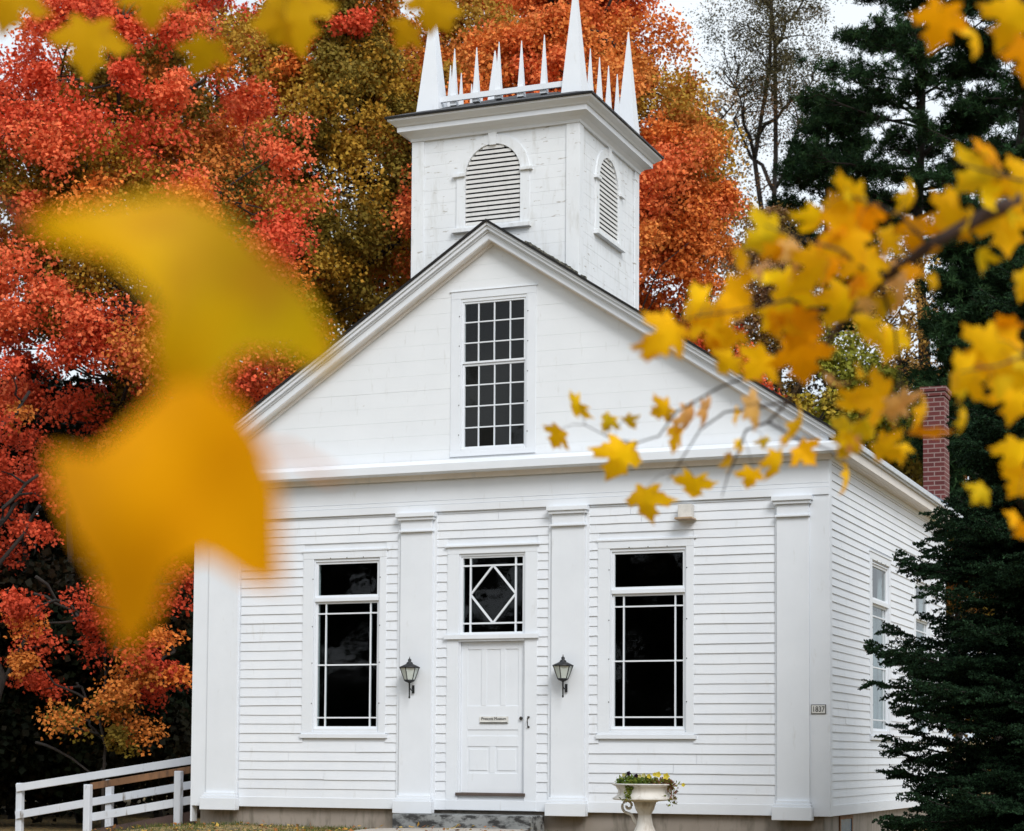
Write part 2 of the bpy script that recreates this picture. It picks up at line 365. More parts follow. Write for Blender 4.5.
# pilasters
for k, (a, b) in enumerate([(.24, .71), (3.20, 3.67), (5.37, 5.83), (8.365, 8.775)]):
    mb = MB()
    if k in (1, 2): mb.box(a - .055, b + .05, -.024, 0, .0, 3.96)
    mb.box(a, b, -.058, -.024, .19, 3.70)
    p = cbuild(mb, 'pilaster', M['trim'], bev=.003)
    mb = MB(); mb.box(a - .045, b + .045, -.15, -.024, -.05, .115); mb.box(a - .03, b + .03, -.128, -.024, .115, .15); mb.box(a - .012, b + .012, -.098, -.024, .15, .19)
    cbuild(mb, 'pilaster_base', M['trim'], parent=p, bev=.006)
    mb = MB(); mb.box(a - .015, b + .015, -.10, -.024, 3.70, 3.728); mb.box(a + .004, b - .004, -.078, -.024, 3.728, 3.86)
    mb.box(a - .03, b + .03, -.115, -.024, 3.86, 3.90); mb.box(a - .05, b + .05, -.140, -.024, 3.90, 3.958)
    cbuild(mb, 'capital', M['trim'], parent=p, bev=.006)
# frieze
mb = MB(); mb.box(-.02, 9.02, -.045, 0, 3.967, 4.06); mb.box(-.02, 9.02, -.034, 0, 4.064, 4.115); mb.box(-.02, 9.02, -.026, 0, 4.119, 4.462)
mb.box(9.0, 9.03, 0, DP, 4.40, 4.50)
cbuild(mb, 'frieze', M['trim'], bev=.003)
# horizontal cornice of the pediment
mb = MB()
mb.prism([(-.045, 4.40), (-.075, 4.40), (-.11, 4.462), (-.045, 4.462)], -.06, 9.06)  # placeholder profile in (y,z), rotated below
mb.v = [(y, x, z) for x, y, z in mb.v]
E0, E1 = -.22, 9.22
prof = [(-.02, 4.462), (-.245, 4.462), (-.262, 4.475), (-.262, 4.575), (-.245, 4.59), (-.02, 4.665)]
m2 = MB().prism(prof, E0, E1); m2.v = [(y, x, z) for x, y, z in m2.v]
cor = cbuild(m2, 'cornice', M['trim'], bev=.002); cbuild(mb, 'bed_moulding', M['soffit'])
# side eave boxes: soffit boards, fascia, gutter
for sgn, X0 in ((1, 9.0), (-1, 0.0)):
    mb = MB(); f = lambda d: X0 + sgn * d
    def bx(d0, d1, y0, y1, z0, z1): mb.box(min(f(d0), f(d1)), max(f(d0), f(d1)), y0, y1, z0, z1)
    for i in range(3): bx(.022 + i * .062, .022 + i * .062 + .058, -.0, DP + .14, 4.462 + i * .0, 4.48)
    bx(.205, .225, -.015, DP + .15, 4.462, 4.63)
    cbuild(mb, 'eave_box', M['soffit'], bev=.002)
    mb = MB(); bx(.228, .290, -.235, DP + .16, 4.60, 4.672); bx(.228, .262, -.235, DP + .16, 4.575, 4.60); cbuild(mb, 'gutter', M['gutter'], bev=.006)
# gable wall of flush boards with the upper window opening
UW = (4.03, 4.985, 4.78, 6.80)
rk = lambda x: ZR - .21 - SL * abs(x - 4.5)
mb = MB(); z = 4.60; bh = .205
while z < 7.55:
    z1 = z + bh; jj = random.uniform(-.0025, .0025)
    def half(zz): return max((ZR - .16 - zz) / SL, 0.01)
    segs = [(4.5 - half(z), 4.5 + half(z), 4.5 - half(z1), 4.5 + half(z1))]
    if z1 > UW[2] and z < UW[3]:
        a, b, c, d = segs[0]; segs = [(a, UW[0], c, UW[0]), (UW[1], b, UW[1], d)]
    for a, b, c, d in segs:
        if c > UW[0] and b <= UW[0]: continue
        j = random.uniform(-.0008, .0008)
        mb.hexa([(a, j, z), (b, j, z), (b, .15, z), (a, .15, z), (c, j + .0008, z1 - .001), (d, j + .0008, z1 - .001), (d, .15, z1 - .001), (c, .15, z1 - .001)])
    z = z1
mb.box(UW[0], UW[1], .0, .15, 4.665, UW[2]); mb.box(UW[0], UW[1], .0, .15, UW[3], 6.86)
ga = cbuild(mb, 'gable_wall', M['flush'])
mb = MB(); mb.prism([(0, 4.6), (9, 4.6), (4.5, ZR - .2)], DP - .15, DP); cbuild(mb, 'rear_gable', M['flush'])
mb = MB().box(3.75, 5.25, .6, .64, 4.4, 7.05); mb.box(3.75, 5.25, .16, .64, 4.35, 4.39); mb.box(3.75, 3.79, .16, .6, 4.4, 7.0); mb.box(5.21, 5.25, .16, .6, 4.4, 7.0); mb.box(3.75, 5.25, .16, .64, 7.01, 7.04); cbuild(mb, 'loft_partition', M['dark'])  # near-black box behind the gable window, the loft's shade painted in
# raking cornice, both sides
def rake(mb, dz0, dz1, y0, y1, x_end, sgn):
    c = 4.5; xe = x_end; ze = ZR - SL * xe
    mb.prism([(c, ZR + dz0), (c + sgn * xe, ze + dz0), (c + sgn * xe, ze + dz1), (c, ZR + dz1)], y0, y1)
for sgn in (-1, 1):
    mb = MB()
    rake(mb, -.035, -.075, -.262, -.02, 4.66, sgn); rake(mb, -.075, -.125, -.235, -.02, 4.65, sgn); rake(mb, -.125, -.150, -.195, -.02, 4.62, sgn)
    rake(mb, -.150, -.245, -.172, -.02, 4.55, sgn); r_ = cbuild(mb, 'raking_cornice', M['trim'], bev=.003)
    mb = MB(); rake(mb, -.247, -.290, -.055, -.002, 4.42, sgn); rake(mb, -.247, -.256, -.165, -.055, 4.5, sgn)
    cbuild(mb, 'rake_soffit', M['soffit'], parent=r_)
# roof
mb = MB()
for sgn in (-1, 1): rake(mb, .0, -.034, -.285, DP + .18, 4.78, sgn)
roof = cbuild(mb, 'roof', M['shingle'])
mb = MB()
for i in range(60):                                   # ragged lichened shingle tabs along the tower foot
    x = random.uniform(4.95, 5.75); zz = ZR - SL * (x - 4.5); y = random.uniform(-.26, .02); s_ = random.uniform(.04, .09)
    mb.hexa([(x, y, zz), (x + s_, y, zz - SL * s_), (x + s_, y + .05, zz - SL * s_), (x, y + .05, zz), (x, y, zz + .02), (x + s_, y, zz - SL * s_ + random.uniform(.015, .045)), (x + s_, y + .05, zz - SL * s_ + .03), (x, y + .05, zz + .03)])
cbuild(mb, 'lichen_patch', M['lichen'], parent=roof)
mb = MB(); mb.box(8.77, 9.11, 7.75, 8.22, 4.5, 6.62); mb.box(8.73, 9.15, 7.71, 8.26, 6.62, 6.70); mb.box(8.75, 9.13, 7.73, 8.24, 6.55, 6.617)
cbuild(mb, 'chimney', M['brick'], parent=roof, bev=.004)
mb = MB().box(8.68, 9.19, 7.66, 8.31, 4.70, 4.74)
mb.prism([(8.55, 4.5 + .66), (9.22, 4.72), (9.22, 4.76), (8.55, 5.20)], 7.5, 7.74)
cbuild(mb, 'chimney_flashing', M['flash'], parent=roof)

# ------------------------------------------------------------------ windows
def sash(mb, x0, x1, z0, z1, y0, y1, st, vb=(), hb=(), mw=.019):
    """frame + muntins in local coordinates, y0 front"""
    mb.box(x0, x0 + st, y0, y1, z0, z1); mb.box(x1 - st, x1, y0, y1, z0, z1)
    mb.box(x0 + st, x1 - st, y0, y1, z0, z0 + st); mb.box(x0 + st, x1 - st, y0, y1, z1 - st, z1)
    for f in vb: x = x0 + (x1 - x0) * f; mb.box(x - mw / 2, x + mw / 2, y0 + .006, y1 - .004, z0 + st, z1 - st)
    for f in hb: z = z1 - (z1 - z0) * f; mb.box(x0 + st, x1 - st, y0 + .004, y1 - .006, z - mw / 2, z + mw / 2)
def tall_window(loc, rz, wd, refl_sheet=False, label=None):
    """opening wd wide, 2.31 high, origin at its lower-left outer corner"""
    w_ = empty('window', loc, rz, ch)
    if label: w_['label'] = label
    H = 2.31
    mb = MB()   # casing
    mb.box(-.165, 0, -.019, .0, -.03, H + .02); mb.box(wd, wd + .105, -.019, .0, -.03, H + .02); mb.box(-.165, wd + .105, -.021, 0, H + .02, H + .115)
    mb.box(-.18, wd + .14, -.032, 0, H + .115, H + .14); mb.box(-.18, wd + .14, -.042, .0, -.115, -.06); mb.box(-.165, wd + .105, -.024, 0, -.06, -.03)
    # jambs
    mb.box(0, .02, 0, .15, 0, H); mb.box(wd - .02, wd, 0, .15, 0, H); mb.box(.02, wd - .02, 0, .15, H - .02, H); mb.box(.02, wd - .02, -.01, .15, -.03, .015)
    mb.box(.02, wd - .02, -.012, .13, 1.745, 1.80); mb.build('casing', M['trim'], w_, bev=.003)
    mb = MB(); sash(mb, .02, wd - .02, 1.80, H - .02, .018, .055, .032)
    mb.build('transom_sash', M['trim'], w_, bev=.002)
    mb = MB(); sash(mb, .02, wd - .02, .015, 1.745, .026, .064, .030, (.155, .86), (.095, .50, .915)); mb.build('sash', M['trim'], w_)
    mb = MB().box(.045, wd - .045, .044, .048, .04, 1.72); mb.box(.045, wd - .045, .036, .040, 1.825, H - .045); mb.build('glass_pane', M['glass'], w_)
    # small storm clips round the opening
    for zc in (.35, .9, 1.4, 2.05):
        MB().box(-.016, -.004, -.025, -.017, zc, zc + .012).build('storm_clip', M['brass'], w_); MB().box(wd + .004, wd + .016, -.025, -.017, zc, zc + .012).build('storm_clip', M['brass'], w_)
    for xc in (.25, .5, .75): MB().box(wd * xc, wd * xc + .012, -.027, -.019, H + .022, H + .032).build('storm_clip', M['brass'], w_)
    if refl_sheet:  # pale rippled sheet behind the panes, standing in for a reflection
        mb = MB(); n_ = 24
        for i in range(n_):
            a = .03 + (wd - .06) * i / n_; b_ = .03 + (wd - .06) * (i + 1) / n_
            mb.quad((a, .15 + .015 * math.sin(i * 1.3), .03), (b_, .15 + .015 * math.sin(i * 1.3 + 1.3), .03), (b_, .15 + .015 * math.sin(i * 1.3 + 1.3), 1.70), (a, .15 + .015 * math.sin(i * 1.3), 1.70))
        mb.build('reflection_sheet', M['refl_sheet'], w_)
    return w_
tall_window(Vector((1.87, 0, 1.06)) + OFF, 0, 1.00, label='front window left of the door with black panes')
tall_window(Vector((6.16, 0, 1.06)) + OFF, 0, 1.02, label='front window right of the door above the urn')
for h in WIN_S: tall_window(Vector((9.0, h[0], 1.08)) + OFF, math.pi / 2, 1.16, refl_sheet=True)
# upper window, 4 x 7 panes
uw = empty('gable_window', Vector((UW[0], 0, UW[2])) + OFF, 0, ch)
w0, h0 = UW[1] - UW[0], UW[3] - UW[2]
mb = MB(); mb.box(-.14, 0, -.010, 0, -.02, h0 + .02); mb.box(w0, w0 + .13, -.010, 0, -.02, h0 + .02); mb.box(-.14, w0 + .13, -.011, 0, h0 + .02, h0 + .12)
mb.box(-.16, w0 + .15, -.022, 0, h0 + .12, h0 + .132); mb.box(-.14, w0 + .13, -.018, 0, -.085, -.02)
mb.box(0, .022, 0, .12, 0, h0); mb.box(w0 - .022, w0, 0, .12, 0, h0); mb.box(.022, w0 - .022, 0, .12, h0 - .022, h0); mb.box(.022, w0 - .022, -.01, .12, -.02, .02)
mb.build('casing', M['trim'], uw, bev=.003)
zm = h0 * 4 / 7 + .01
mb = MB(); sash(mb, .022, w0 - .022, zm, h0 - .022, .012, .045, .026, (.25, .5, .75), (1 / 3, 2 / 3), .016); mb.build('upper_sash', M['trim'], uw)
mb = MB(); sash(mb, .022, w0 - .022, .02, zm - .004, .030, .062, .028, (.25, .5, .75), (.25, .5, .75), .016); mb.build('lower_sash', M['trim'], uw)
for (za_, zb_, nr, yy) in ((zm + .02, h0 - .04, 3, .030), (.04, zm - .02, 4, .048)):
    for i in range(4):
        for j in range(nr):
            a_, b_ = .035 + (w0 - .07) * i / 4, .035 + (w0 - .07) * (i + 1) / 4; c_, d_ = za_ + (zb_ - za_) * j / nr, za_ + (zb_ - za_) * (j + 1) / nr; t1, t2 = random.uniform(-.0045, .0045), random.uniform(-.006, .006)
            m_ = MB(); m_.quad((a_, yy - t1 - t2, c_), (b_, yy + t1 - t2, c_), (b_, yy + t1 + t2, d_), (a_, yy - t1 + t2, d_)); m_.build('glass_pane', M['glass'], uw, fix=False)
for zc in (.2, .6, 1.0, 1.4, 1.8): mb = MB(); mb.box(-.02, -.010, -.017, -.008, zc, zc + .012); mb.build('storm_clip', M['brass'], uw); MB().box(w0 + .010, w0 + .02, -.017, -.008, zc, zc + .012).build('storm_clip', M['brass'], uw)
# transom light over the door
tw = empty('transom_window', Vector((4.04, 0, 2.31)) + OFF, 0, ch); tw['label'] = 'square transom light with a diamond of muntins'
w0, h0 = .945, 1.07
mb = MB(); mb.box(0, .02, 0, .13, 0, h0); mb.box(w0 - .02, w0, 0, .13, 0, h0); mb.box(.02, w0 - .02, 0, .13, h0 - .02, h0); mb.box(.02, w0 - .02, 0, .13, 0, .012)
sash(mb, .02, w0 - .02, .012, h0 - .02, .016, .054, .026, (.143, .857), (.124, .862), .022)
xa, xb = .02 + .905 * .143, .02 + .905 * .857; za, zb = h0 - .02 - 1.038 * .862, h0 - .02 - 1.038 * .124; xc, zc = (xa + xb) / 2, (za + zb) / 2
for p, q_ in (((xc, zb), (xb, zc)), ((xb, zc), (xc, za)), ((xc, za), (xa, zc)), ((xa, zc), (xc, zb))): mb.bar((p[0], .034, p[1]), (q_[0], .034, q_[1]), .026, .022, up=(0, 1, 0))
mb.build('transom_sash', M['trim'], tw)
MB().box(.04, w0 - .04, .040, .044, .03, h0 - .04).build('glass_pane', M['glass'], tw)
# door
dr = empty('door', Vector((4.04, 0, .22)) + OFF, 0, ch)
mb = MB(); mb.box(-.17, 0, -.020, 0, -.085, 3.17); mb.box(.945, 1.12, -.020, 0, -.085, 3.17); mb.box(-.17, 1.12, -.022, 0, 3.17, 3.26); mb.box(-.20, 1.15, -.052, 0, 3.26, 3.285)
mb.box(-.20, 1.15, -.060, -.030, 2.035, 2.095); mb.box(0, .945, -.030, .10, 2.005, 2.089)
mb.box(0, .022, 0, .14, 0, 2.004); mb.box(.923, .945, 0, .14, 0, 2.004); mb.box(-.17, 1.12, -.028, 0, -.215, -.087)
mb.build('door_casing', M['trim'], dr, bev=.003)
mb = MB(); mb.box(-.02, .965, -.045, .10, -.028, .012); mb.build('threshold', M['sillwood'], dr, bev=.004)
mb = MB(); Y0 = .035
mb.box(.022, .923, Y0 + .014, Y0 + .045, .012, 2.003)                       # recessed field
def rail(x0, x1, z0, z1): mb.box(x0, x1, Y0 + .005, Y0 + .0138, z0, z1)
rail(.022, .115, .012, 2.003); rail(.835, .923, .012, 2.003)                 # stiles
rail(.1155, .8345, .012, .27); rail(.1155, .8345, .62, .76); rail(.1155, .8345, .84, 1.155); rail(.1155, .8345, 1.90, 2.003)
rail(.43, .515, .2705, .6195)
for x in (.31, .58): rail(x, x + .075, 1.1555, 1.8995)
for (a, b, c, d) in ((.125, .42, .285, .605), (.525, .825, .285, .605), (.125, .825, .77, .83)): mb.box(a + .02, b - .02, Y0 + .006, Y0 + .0138, c + .02, d - .02) if d - c > .1 else None
mb.build('door_leaf', M['trim'], dr, bev=.004)
mb = MB(); mb.lathe([(.0, 0), (.016, .003), (.024, .014), (.022, .026), (.012, .034)], 12); kn = mb.build('knob', M['brass'], dr, smooth=True); kn.location = (.885, Y0 - .002, .99); kn.rotation_euler.x = math.pi / 2
mb = MB().tube([(1.01, -.032, .88), (1.01, -.065, .895), (1.01, -.07, .94), (1.01, -.065, .985), (1.01, -.032, 1.0)], .008, 6); mb.box(.995, 1.025, -.036, -.03, .865, .885); mb.box(.995, 1.025, -.036, -.03, .995, 1.015)
mb.build('pull_handle', M['brass'], dr)
def text(name, body, size, m, loc, rz=0, parent=None, align='CENTER', ext=.002, sx=1, bold=0):
    c = bpy.data.curves.new(name, 'FONT'); c.body = body; c.size = size; c.extrude = ext; c.align_x = align; c.align_y = 'CENTER'; c.offset = bold
    t = bpy.data.objects.new(name, c); COL.objects.link(t); dg = bpy.context.evaluated_depsgraph_get()
    me = bpy.data.meshes.new_from_object(t.evaluated_get(dg)); bpy.data.objects.remove(t)
    o = bpy.data.objects.new(name, me); COL.objects.link(o); me.materials.append(m); o.rotation_euler = (math.pi / 2, 0, rz); o.location = loc; o.scale = (sx, 1, 1)
    if parent: o.parent = parent
    return o
pl = MB().box(.29, .70, Y0 - .008, Y0 + .001, .925, 1.015).build('name_plate', M['sign'], dr, bev=.002)
text('lettering', 'Prescott Museum', .054, M['ink'], (.495, Y0 - .010, .985), parent=pl, sx=.92, bold=0)
MB().box(.30, .69, Y0 - .014, Y0 - .009, .926, .938).build('plate_lip', M['brass'], pl)

# ------------------------------------------------------------------ tower
TX0, TX1, TY0, TY1, TZ = 3.30, 5.68, .03, 2.48, 9.06
tower = empty('tower', Vector((4.47, 1.24, 7.0)) + OFF, 0, ch)
TO = Vector((-4.47, -1.24, -7.0))
def tb(mb, name, m, **k):
    o = mb.build(name, m, parent=tower, **k); o.location = TO; return o
AC, AR, AZ0, AZS = (4.47, 1.22), .40, 7.80, 8.50      # opening centres, half width, sill and spring heights
def flush(mb, u0, u1, P, cu):
    z = 6.95
    while z < TZ:
        z1 = min(z + .175, TZ)
        st = 6 if z1 > AZS else 1
        for k in range(st):
            za, zb = z + (z1 - z) * k / st, z + (z1 - z) * (k + 1) / st
            segs = [(u0, u1)]; zmid = (za + zb) / 2
            if AZ0 < zmid < AZS + AR:
                hw = AR if zmid < AZS else math.sqrt(max(AR ** 2 - (zmid - AZS) ** 2, .0001)); segs = [(u0, cu - hw), (cu + hw, u1)]
            gap = .0012 if k == st - 1 else 0
            for a, b in segs: j = .0; mb.hexa([P(a, j, za), P(b, j, za), P(b, -.06, za), P(a, -.06, za), P(a, j - .001 * (k == st - 1), zb - gap), P(b, j - .001 * (k == st - 1), zb - gap), P(b, -.06, zb), P(a, -.06, zb)])
        z = z1
mb = MB()
TF = lambda u, n, z: (u, TY0 - n, z); TR = lambda u, n, z: (TX1 + n, u, z); TL = lambda u, n, z: (TX0 - n, u, z); TB = lambda u, n, z: (u, TY1 + n, z)
flush(mb, TX0 + .001, TX1 - .001, TF, AC[0]); flush(mb, TY0 + .062, TY1 - .062, TR, AC[1]); flush(mb, TY0 + .062, TY1 - .062, TL, AC[1]); flush(mb, TX0, TX1, TB, AC[0])
tb(mb, 'tower_boards', M['tower'])
cw = .16
for x0, x1 in ((TX0 - .022, TX0 + cw), (TX1 - cw, TX1 + .022)):
    for y0, y1 in ((TY0 - .022, TY0 - .001), (TY1 + .001, TY1 + .022)): tb(MB().box(x0, x1, y0, y1, 6.95, TZ), 'corner_board', M['tower'], bev=.003)
for y0, y1 in ((TY0, TY0 + cw), (TY1 - cw, TY1)):
    for x0, x1 in ((TX1 + .001, TX1 + .022), (TX0 - .022, TX0 - .001)): tb(MB().box(x0, x1, y0, y1, 5.9, TZ), 'corner_board', M['tower'], bev=.003)
# louvred openings
def louvre(P, cu, tag_):
    n = 17; mb = MB()
    for i in range(n):
        z = AZ0 + .02 + i * (AZS + AR - AZ0 - .02) / n
        zz = z + .03; hw = AR if zz < AZS else math.sqrt(max(AR ** 2 - (zz - AZS) ** 2, .0004))
        if hw < .06: continue
        u0, u1 = cu - hw + .004, cu + hw - .004
        mb.hexa([P(u0, .002, z), P(u1, .002, z), P(u1, -.052, z + .050), P(u0, -.052, z + .050), P(u0, .002, z + .040), P(u1, .002, z + .040), P(u1, -.052, z + .062), P(u0, -.052, z + .062)])
    lv = tb(mb, 'louvre', M['louver'])
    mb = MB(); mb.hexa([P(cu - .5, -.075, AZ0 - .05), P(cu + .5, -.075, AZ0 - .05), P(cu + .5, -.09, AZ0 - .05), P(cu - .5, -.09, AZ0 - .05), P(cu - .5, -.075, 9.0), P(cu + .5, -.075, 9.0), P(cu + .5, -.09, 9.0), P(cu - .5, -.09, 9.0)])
    tb(mb, 'louvre_dark_sheet', M['void'])  # dark sheet standing in for the shade inside the tower
    mb = MB()   # arched architrave ring
    def blk(u0, u1, z0, z1, n0, n1): mb.hexa([P(u0, n1, z0), P(u1, n1, z0), P(u1, n0, z0), P(u0, n0, z0), P(u0, n1, z1), P(u1, n1, z1), P(u1, n0, z1), P(u0, n0, z1)])
    r0, r1 = AR - .002, AR + .125
    blk(cu - r1, cu - r0, AZ0 - .02, AZS, .0, .020); blk(cu + r0, cu + r1, AZ0 - .02, AZS, .0, .020)
    K = 20
    for i in range(K):
        a, b = math.pi * i / K, math.pi * (i + 1) / K
        q = [(cu + r0 * math.cos(a), AZS + r0 * math.sin(a)), (cu + r1 * math.cos(a), AZS + r1 * math.sin(a)), (cu + r1 * math.cos(b), AZS + r1 * math.sin(b)), (cu + r0 * math.cos(b), AZS + r0 * math.sin(b))]
        mb.hexa([P(u, 0.0, z) for u, z in q] + [P(u, .020, z) for u, z in q])
    mb.hexa([P(cu - .045, .0, AZS + AR - .02), P(cu + .045, .0, AZS + AR - .02), P(cu + .065, .0, TZ - .005), P(cu - .065, .0, TZ - .005), P(cu - .045, .036, AZS + AR - .02), P(cu + .045, .036, AZS + AR - .02), P(cu + .065, .036, TZ - .005), P(cu - .065, .036, TZ - .005)])
    tb(mb, 'louvre_frame', M['tower'])
    mb = MB(); blk(cu - r1 - .05, cu - r0 + .0, AZS - .012, AZS + .030, 0, .055); tb(mb, 'louvre_impost', M['tower'], bev=.003)
    mb = MB(); blk(cu + r0, cu + r1 + .05, AZS - .012, AZS + .030, 0, .055); tb(mb, 'louvre_impost', M['tower'], bev=.003)
    mb = MB(); blk(cu - r1 - .05, cu + r1 + .03, AZ0 - .075, AZ0 - .02, 0, .07)
    tb(mb, 'louvre_sill', M['tower'], bev=.003)
louvre(TF, AC[0], 'front'); louvre(TR, AC[1], 'right'); louvre(TL, AC[1], 'left'); louvre(TB, AC[0], 'rear')
# tower cornice: stacked square rings
def ring(mb, o0, z0, o1, z1):
    """frustum skirt between overhang o0 at z0 and o1 at z1"""
    a = [(TX0 - o0, TY0 - o0), (TX1 + o0, TY0 - o0), (TX1 + o0, TY1 + o0), (TX0 - o0, TY1 + o0)]; b = [(TX0 - o1, TY0 - o1), (TX1 + o1, TY0 - o1), (TX1 + o1, TY1 + o1), (TX0 - o1, TY1 + o1)]
    for i in range(4): j = (i + 1) % 4; mb.quad((*a[i], z0), (*a[j], z0), (*b[j], z1), (*b[i], z1))
mb = MB()
for o0, z0, o1, z1 in ((.0, 9.045, .035, 9.045), (.035, 9.045, .045, 9.08), (.045, 9.08, .085, 9.12), (.085, 9.12, .16, 9.15), (.16, 9.15, .175, 9.155), (.175, 9.155, .175, 9.225), (.175, 9.225, .195, 9.228), (.195, 9.228, .215, 9.25), (.215, 9.25, .275, 9.29), (.275, 9.29, .280, 9.315), (.28, 9.315, .0, 9.32)):
    ring(mb, o0, z0, o1, z1)
tb(mb, 'tower_cornice', M['trim'])
mb = MB(); o_ = .305; cxm, cym = (TX0 + TX1) / 2, (TY0 + TY1) / 2
a = [(TX0 - o_, TY0 - o_), (TX1 + o_, TY0 - o_), (TX1 + o_, TY1 + o_), (TX0 - o_, TY1 + o_)]
for i in range(4):
    j = (i + 1) % 4; mb.tri((*a[i], 9.342), (*a[j], 9.342), (cxm, cym, 9.98)); mb.quad((*a[i], 9.318), (*a[j], 9.318), (*a[j], 9.342), (*a[i], 9.342))
mb.quad(*[(*p, 9.318) for p in a]); tb(mb, 'tower_roof', M['shingle'])
# corner spires, pickets and rails
SX, SY = (3.47, 5.55), (.25, 2.45)
def obel(mb, x, y, w_, z0, z1, tip=.006):
    mb.hexa([(x - w_, y - w_, z0), (x + w_, y - w_, z0), (x + w_, y + w_, z0), (x - w_, y + w_, z0), (x - tip, y - tip, z1), (x + tip, y - tip, z1), (x + tip, y + tip, z1), (x - tip, y + tip, z1)])
for x in SX:
    for y in SY:
        mb = MB(); obel(mb, x, y, .155 if x > 4 else .18, 9.36, 11.13); tb(mb, 'spire', M['trim'])
def prow(p0, p1, z0=9.57, z1=10.36, n=5):
    for i in range(n):
        f = (.156 + .158 * i) if abs(p1[0] - p0[0]) > 1 else (.10 + .170 * i); x, y = p0[0] + (p1[0] - p0[0]) * f, p0[1] + (p1[1] - p0[1]) * f
        mb = MB(); obel(mb, x, y, .047, z0 + random.uniform(-.01, .01), z1 + random.uniform(-.03, .03), .004); tb(mb, 'picket', M['trim'])
    d = np.array(p1) - np.array(p0); L = np.linalg.norm(d); d /= L; a_, b_ = np.array(p0) + d * .15, np.array(p1) - d * .15
    mb = MB().bar((a_[0], a_[1] - .06, 9.65), (b_[0], b_[1] - .06, 9.65), .035, .075); tb(mb, 'picket_rail', M['trim'])
prow((SX[0], SY[0]), (SX[1], SY[0])); prow((SX[1], SY[0]), (SX[1], SY[1])); prow((SX[0], SY[0]), (SX[0], SY[1])); prow((SX[0], SY[1]), (SX[1], SY[1]))

# basement window in the right foundation
mb = MB().box(8.931, 8.95, .85, .90, -.5, -.012); mb.box(8.931, 8.95, 1.55, 1.60, -.5, -.012); mb.box(8.931, 8.95, .90, 1.55, -.06, -.012); bw = cbuild(mb, 'basement_window', M['oldwood'])
mb = MB().box(8.932, 8.94, .90, 1.55, -.5, -.06); cbuild(mb, 'window_pane', M['tarp'], parent=bw)

# ------------------------------------------------------------------ small things on the front
def lantern(x, label):
    t = tag(empty('wall_lantern', (x, -.075, 1.74)), label, 'lantern', 'pair of coach lanterns beside the door')
    mb = MB().box(-.018, .018, -.010, 0, -.20, -.09); mb.tube([(0, -.008, -.15), (0, -.06, -.16), (0, -.115, -.13), (0, -.125, -.06)], .008, 8); mb.build('bracket', M['iron'], t, bev=.003)
    y = -.125
    mb = MB().lathe([(.006, -.27), (.014, -.255), (.009, -.235), (.011, -.07), (.035, -.055), (.062, -.045), (.066, -.03), (.05, -.022)], 12, (0, y)); mb.build('stem', M['iron'], t, smooth=True)
    mb = MB(); S6 = 6
    for i in range(S6):
        a = math.pi / 6 + 2 * math.pi * i / S6; c, s = math.cos(a), math.sin(a)
        mb.bar((.068 * c, y + .068 * s, -.028), (.128 * c, y + .128 * s, .135), .009, .009)
    mb.lathe([(.070, -.034), (.074, -.034), (.074, -.022), (.060, -.022)], 6, (0, y), ph=math.pi / 6); mb.build('lamp_frame', M['iron'], t)
    mb = MB().lathe([(.066, -.026), (.124, .134)], 6, (0, y), cap=False, ph=math.pi / 6); mb.build('lamp_glass', M['lampglass'], t)
    mb = MB().lathe([(.138, .133), (.140, .146), (.085, .172), (.045, .190), (.045, .20), (.030, .215), (.018, .222), (.026, .238), (.018, .252), (.006, .262), (.004, .285)], 12, (0, y)); mb.build('lamp_cap', M['iron'], t, smooth=True)
    mb = MB().lathe([(.012, -.02), (.012, .05), (.022, .065), (.020, .10), (.004, .12)], 8, (0, y)); mb.build('bulb', M['sign'], t, smooth=True)
lantern(3.415, 'black coach lantern on the pilaster left of the door'); lantern(5.59, 'black coach lantern on the pilaster right of the door')
t = tag(empty('date_sign', (8.884, -.027, 1.315)), 'small framed sign reading 1837 on the right corner board', 'sign')
MB().box(-.092, .092, -.012, .001, -.058, .058).build('sign_board', M['ink'], t, bev=.002)
MB().box(-.084, .084, -.0145, -.0121, -.050, .050).build('sign_face', M['sign'], t)
text('numerals', '1837', .094, M['ink'], (0, -.0155, -.002), parent=t, bold=.0006, sx=.84)
t = tag(empty('floodlight', (7.20, -.02, 3.80)), 'small boxy beige light fixture under the frieze above the right window', 'light fixture')
MB().box(-.09, .09, -.13, .0, -.06, .11).build('housing', M['fixture'], t, bev=.006)
MB().prism([(-.12, -.085), (.12, -.085), (.11, -.061), (-.11, -.061)], -.19, 0).build('hood', M['fixlens'], t, bev=.002)
# granite step
mb = MB(); xs = np.linspace(3.33, 5.28, 10)
tag(MB().box(3.33, 5.28, -.52, -.022, -.42, -.045).build('stone_step', M['stone'], bev=.018), 'low weathered granite step below the front door', 'step')

# ------------------------------------------------------------------ urn with pansies
ux, uy = 6.98, -1.05
uz = float(gz(ux, uy))
t = tag(empty('urn_planter', (ux, uy, uz)), 'wide white cast urn on a scrolled pedestal in front of the right window', 'planter')
zb = -uz     # offset so that local z 0 = ground, bowl rim at world .40
rim = .385 - uz
MB().lathe([(.20, 0), (.20, .05), (.17, .06), (.165, .08), (.13, .15), (.10, .22), (.082, .32), (.08, rim - .36), (.115, rim - .30), (.12, rim - .28), (.14, rim - .22)], 28).build('pedestal', M['urn'], t, smooth=True)
MB().lathe([(.10, rim - .235), (.17, rim - .205), (.27, rim - .195), (.385, rim - .188), (.395, rim - .172), (.335, rim - .13), (.325, rim - .08), (.35, rim - .03), (.41, rim), (.39, rim + .008), (.345, rim - .012), (.31, rim - .06), (.0, rim - .06)], 36, cap=False).build('bowl', M['urn'], t, smooth=True)
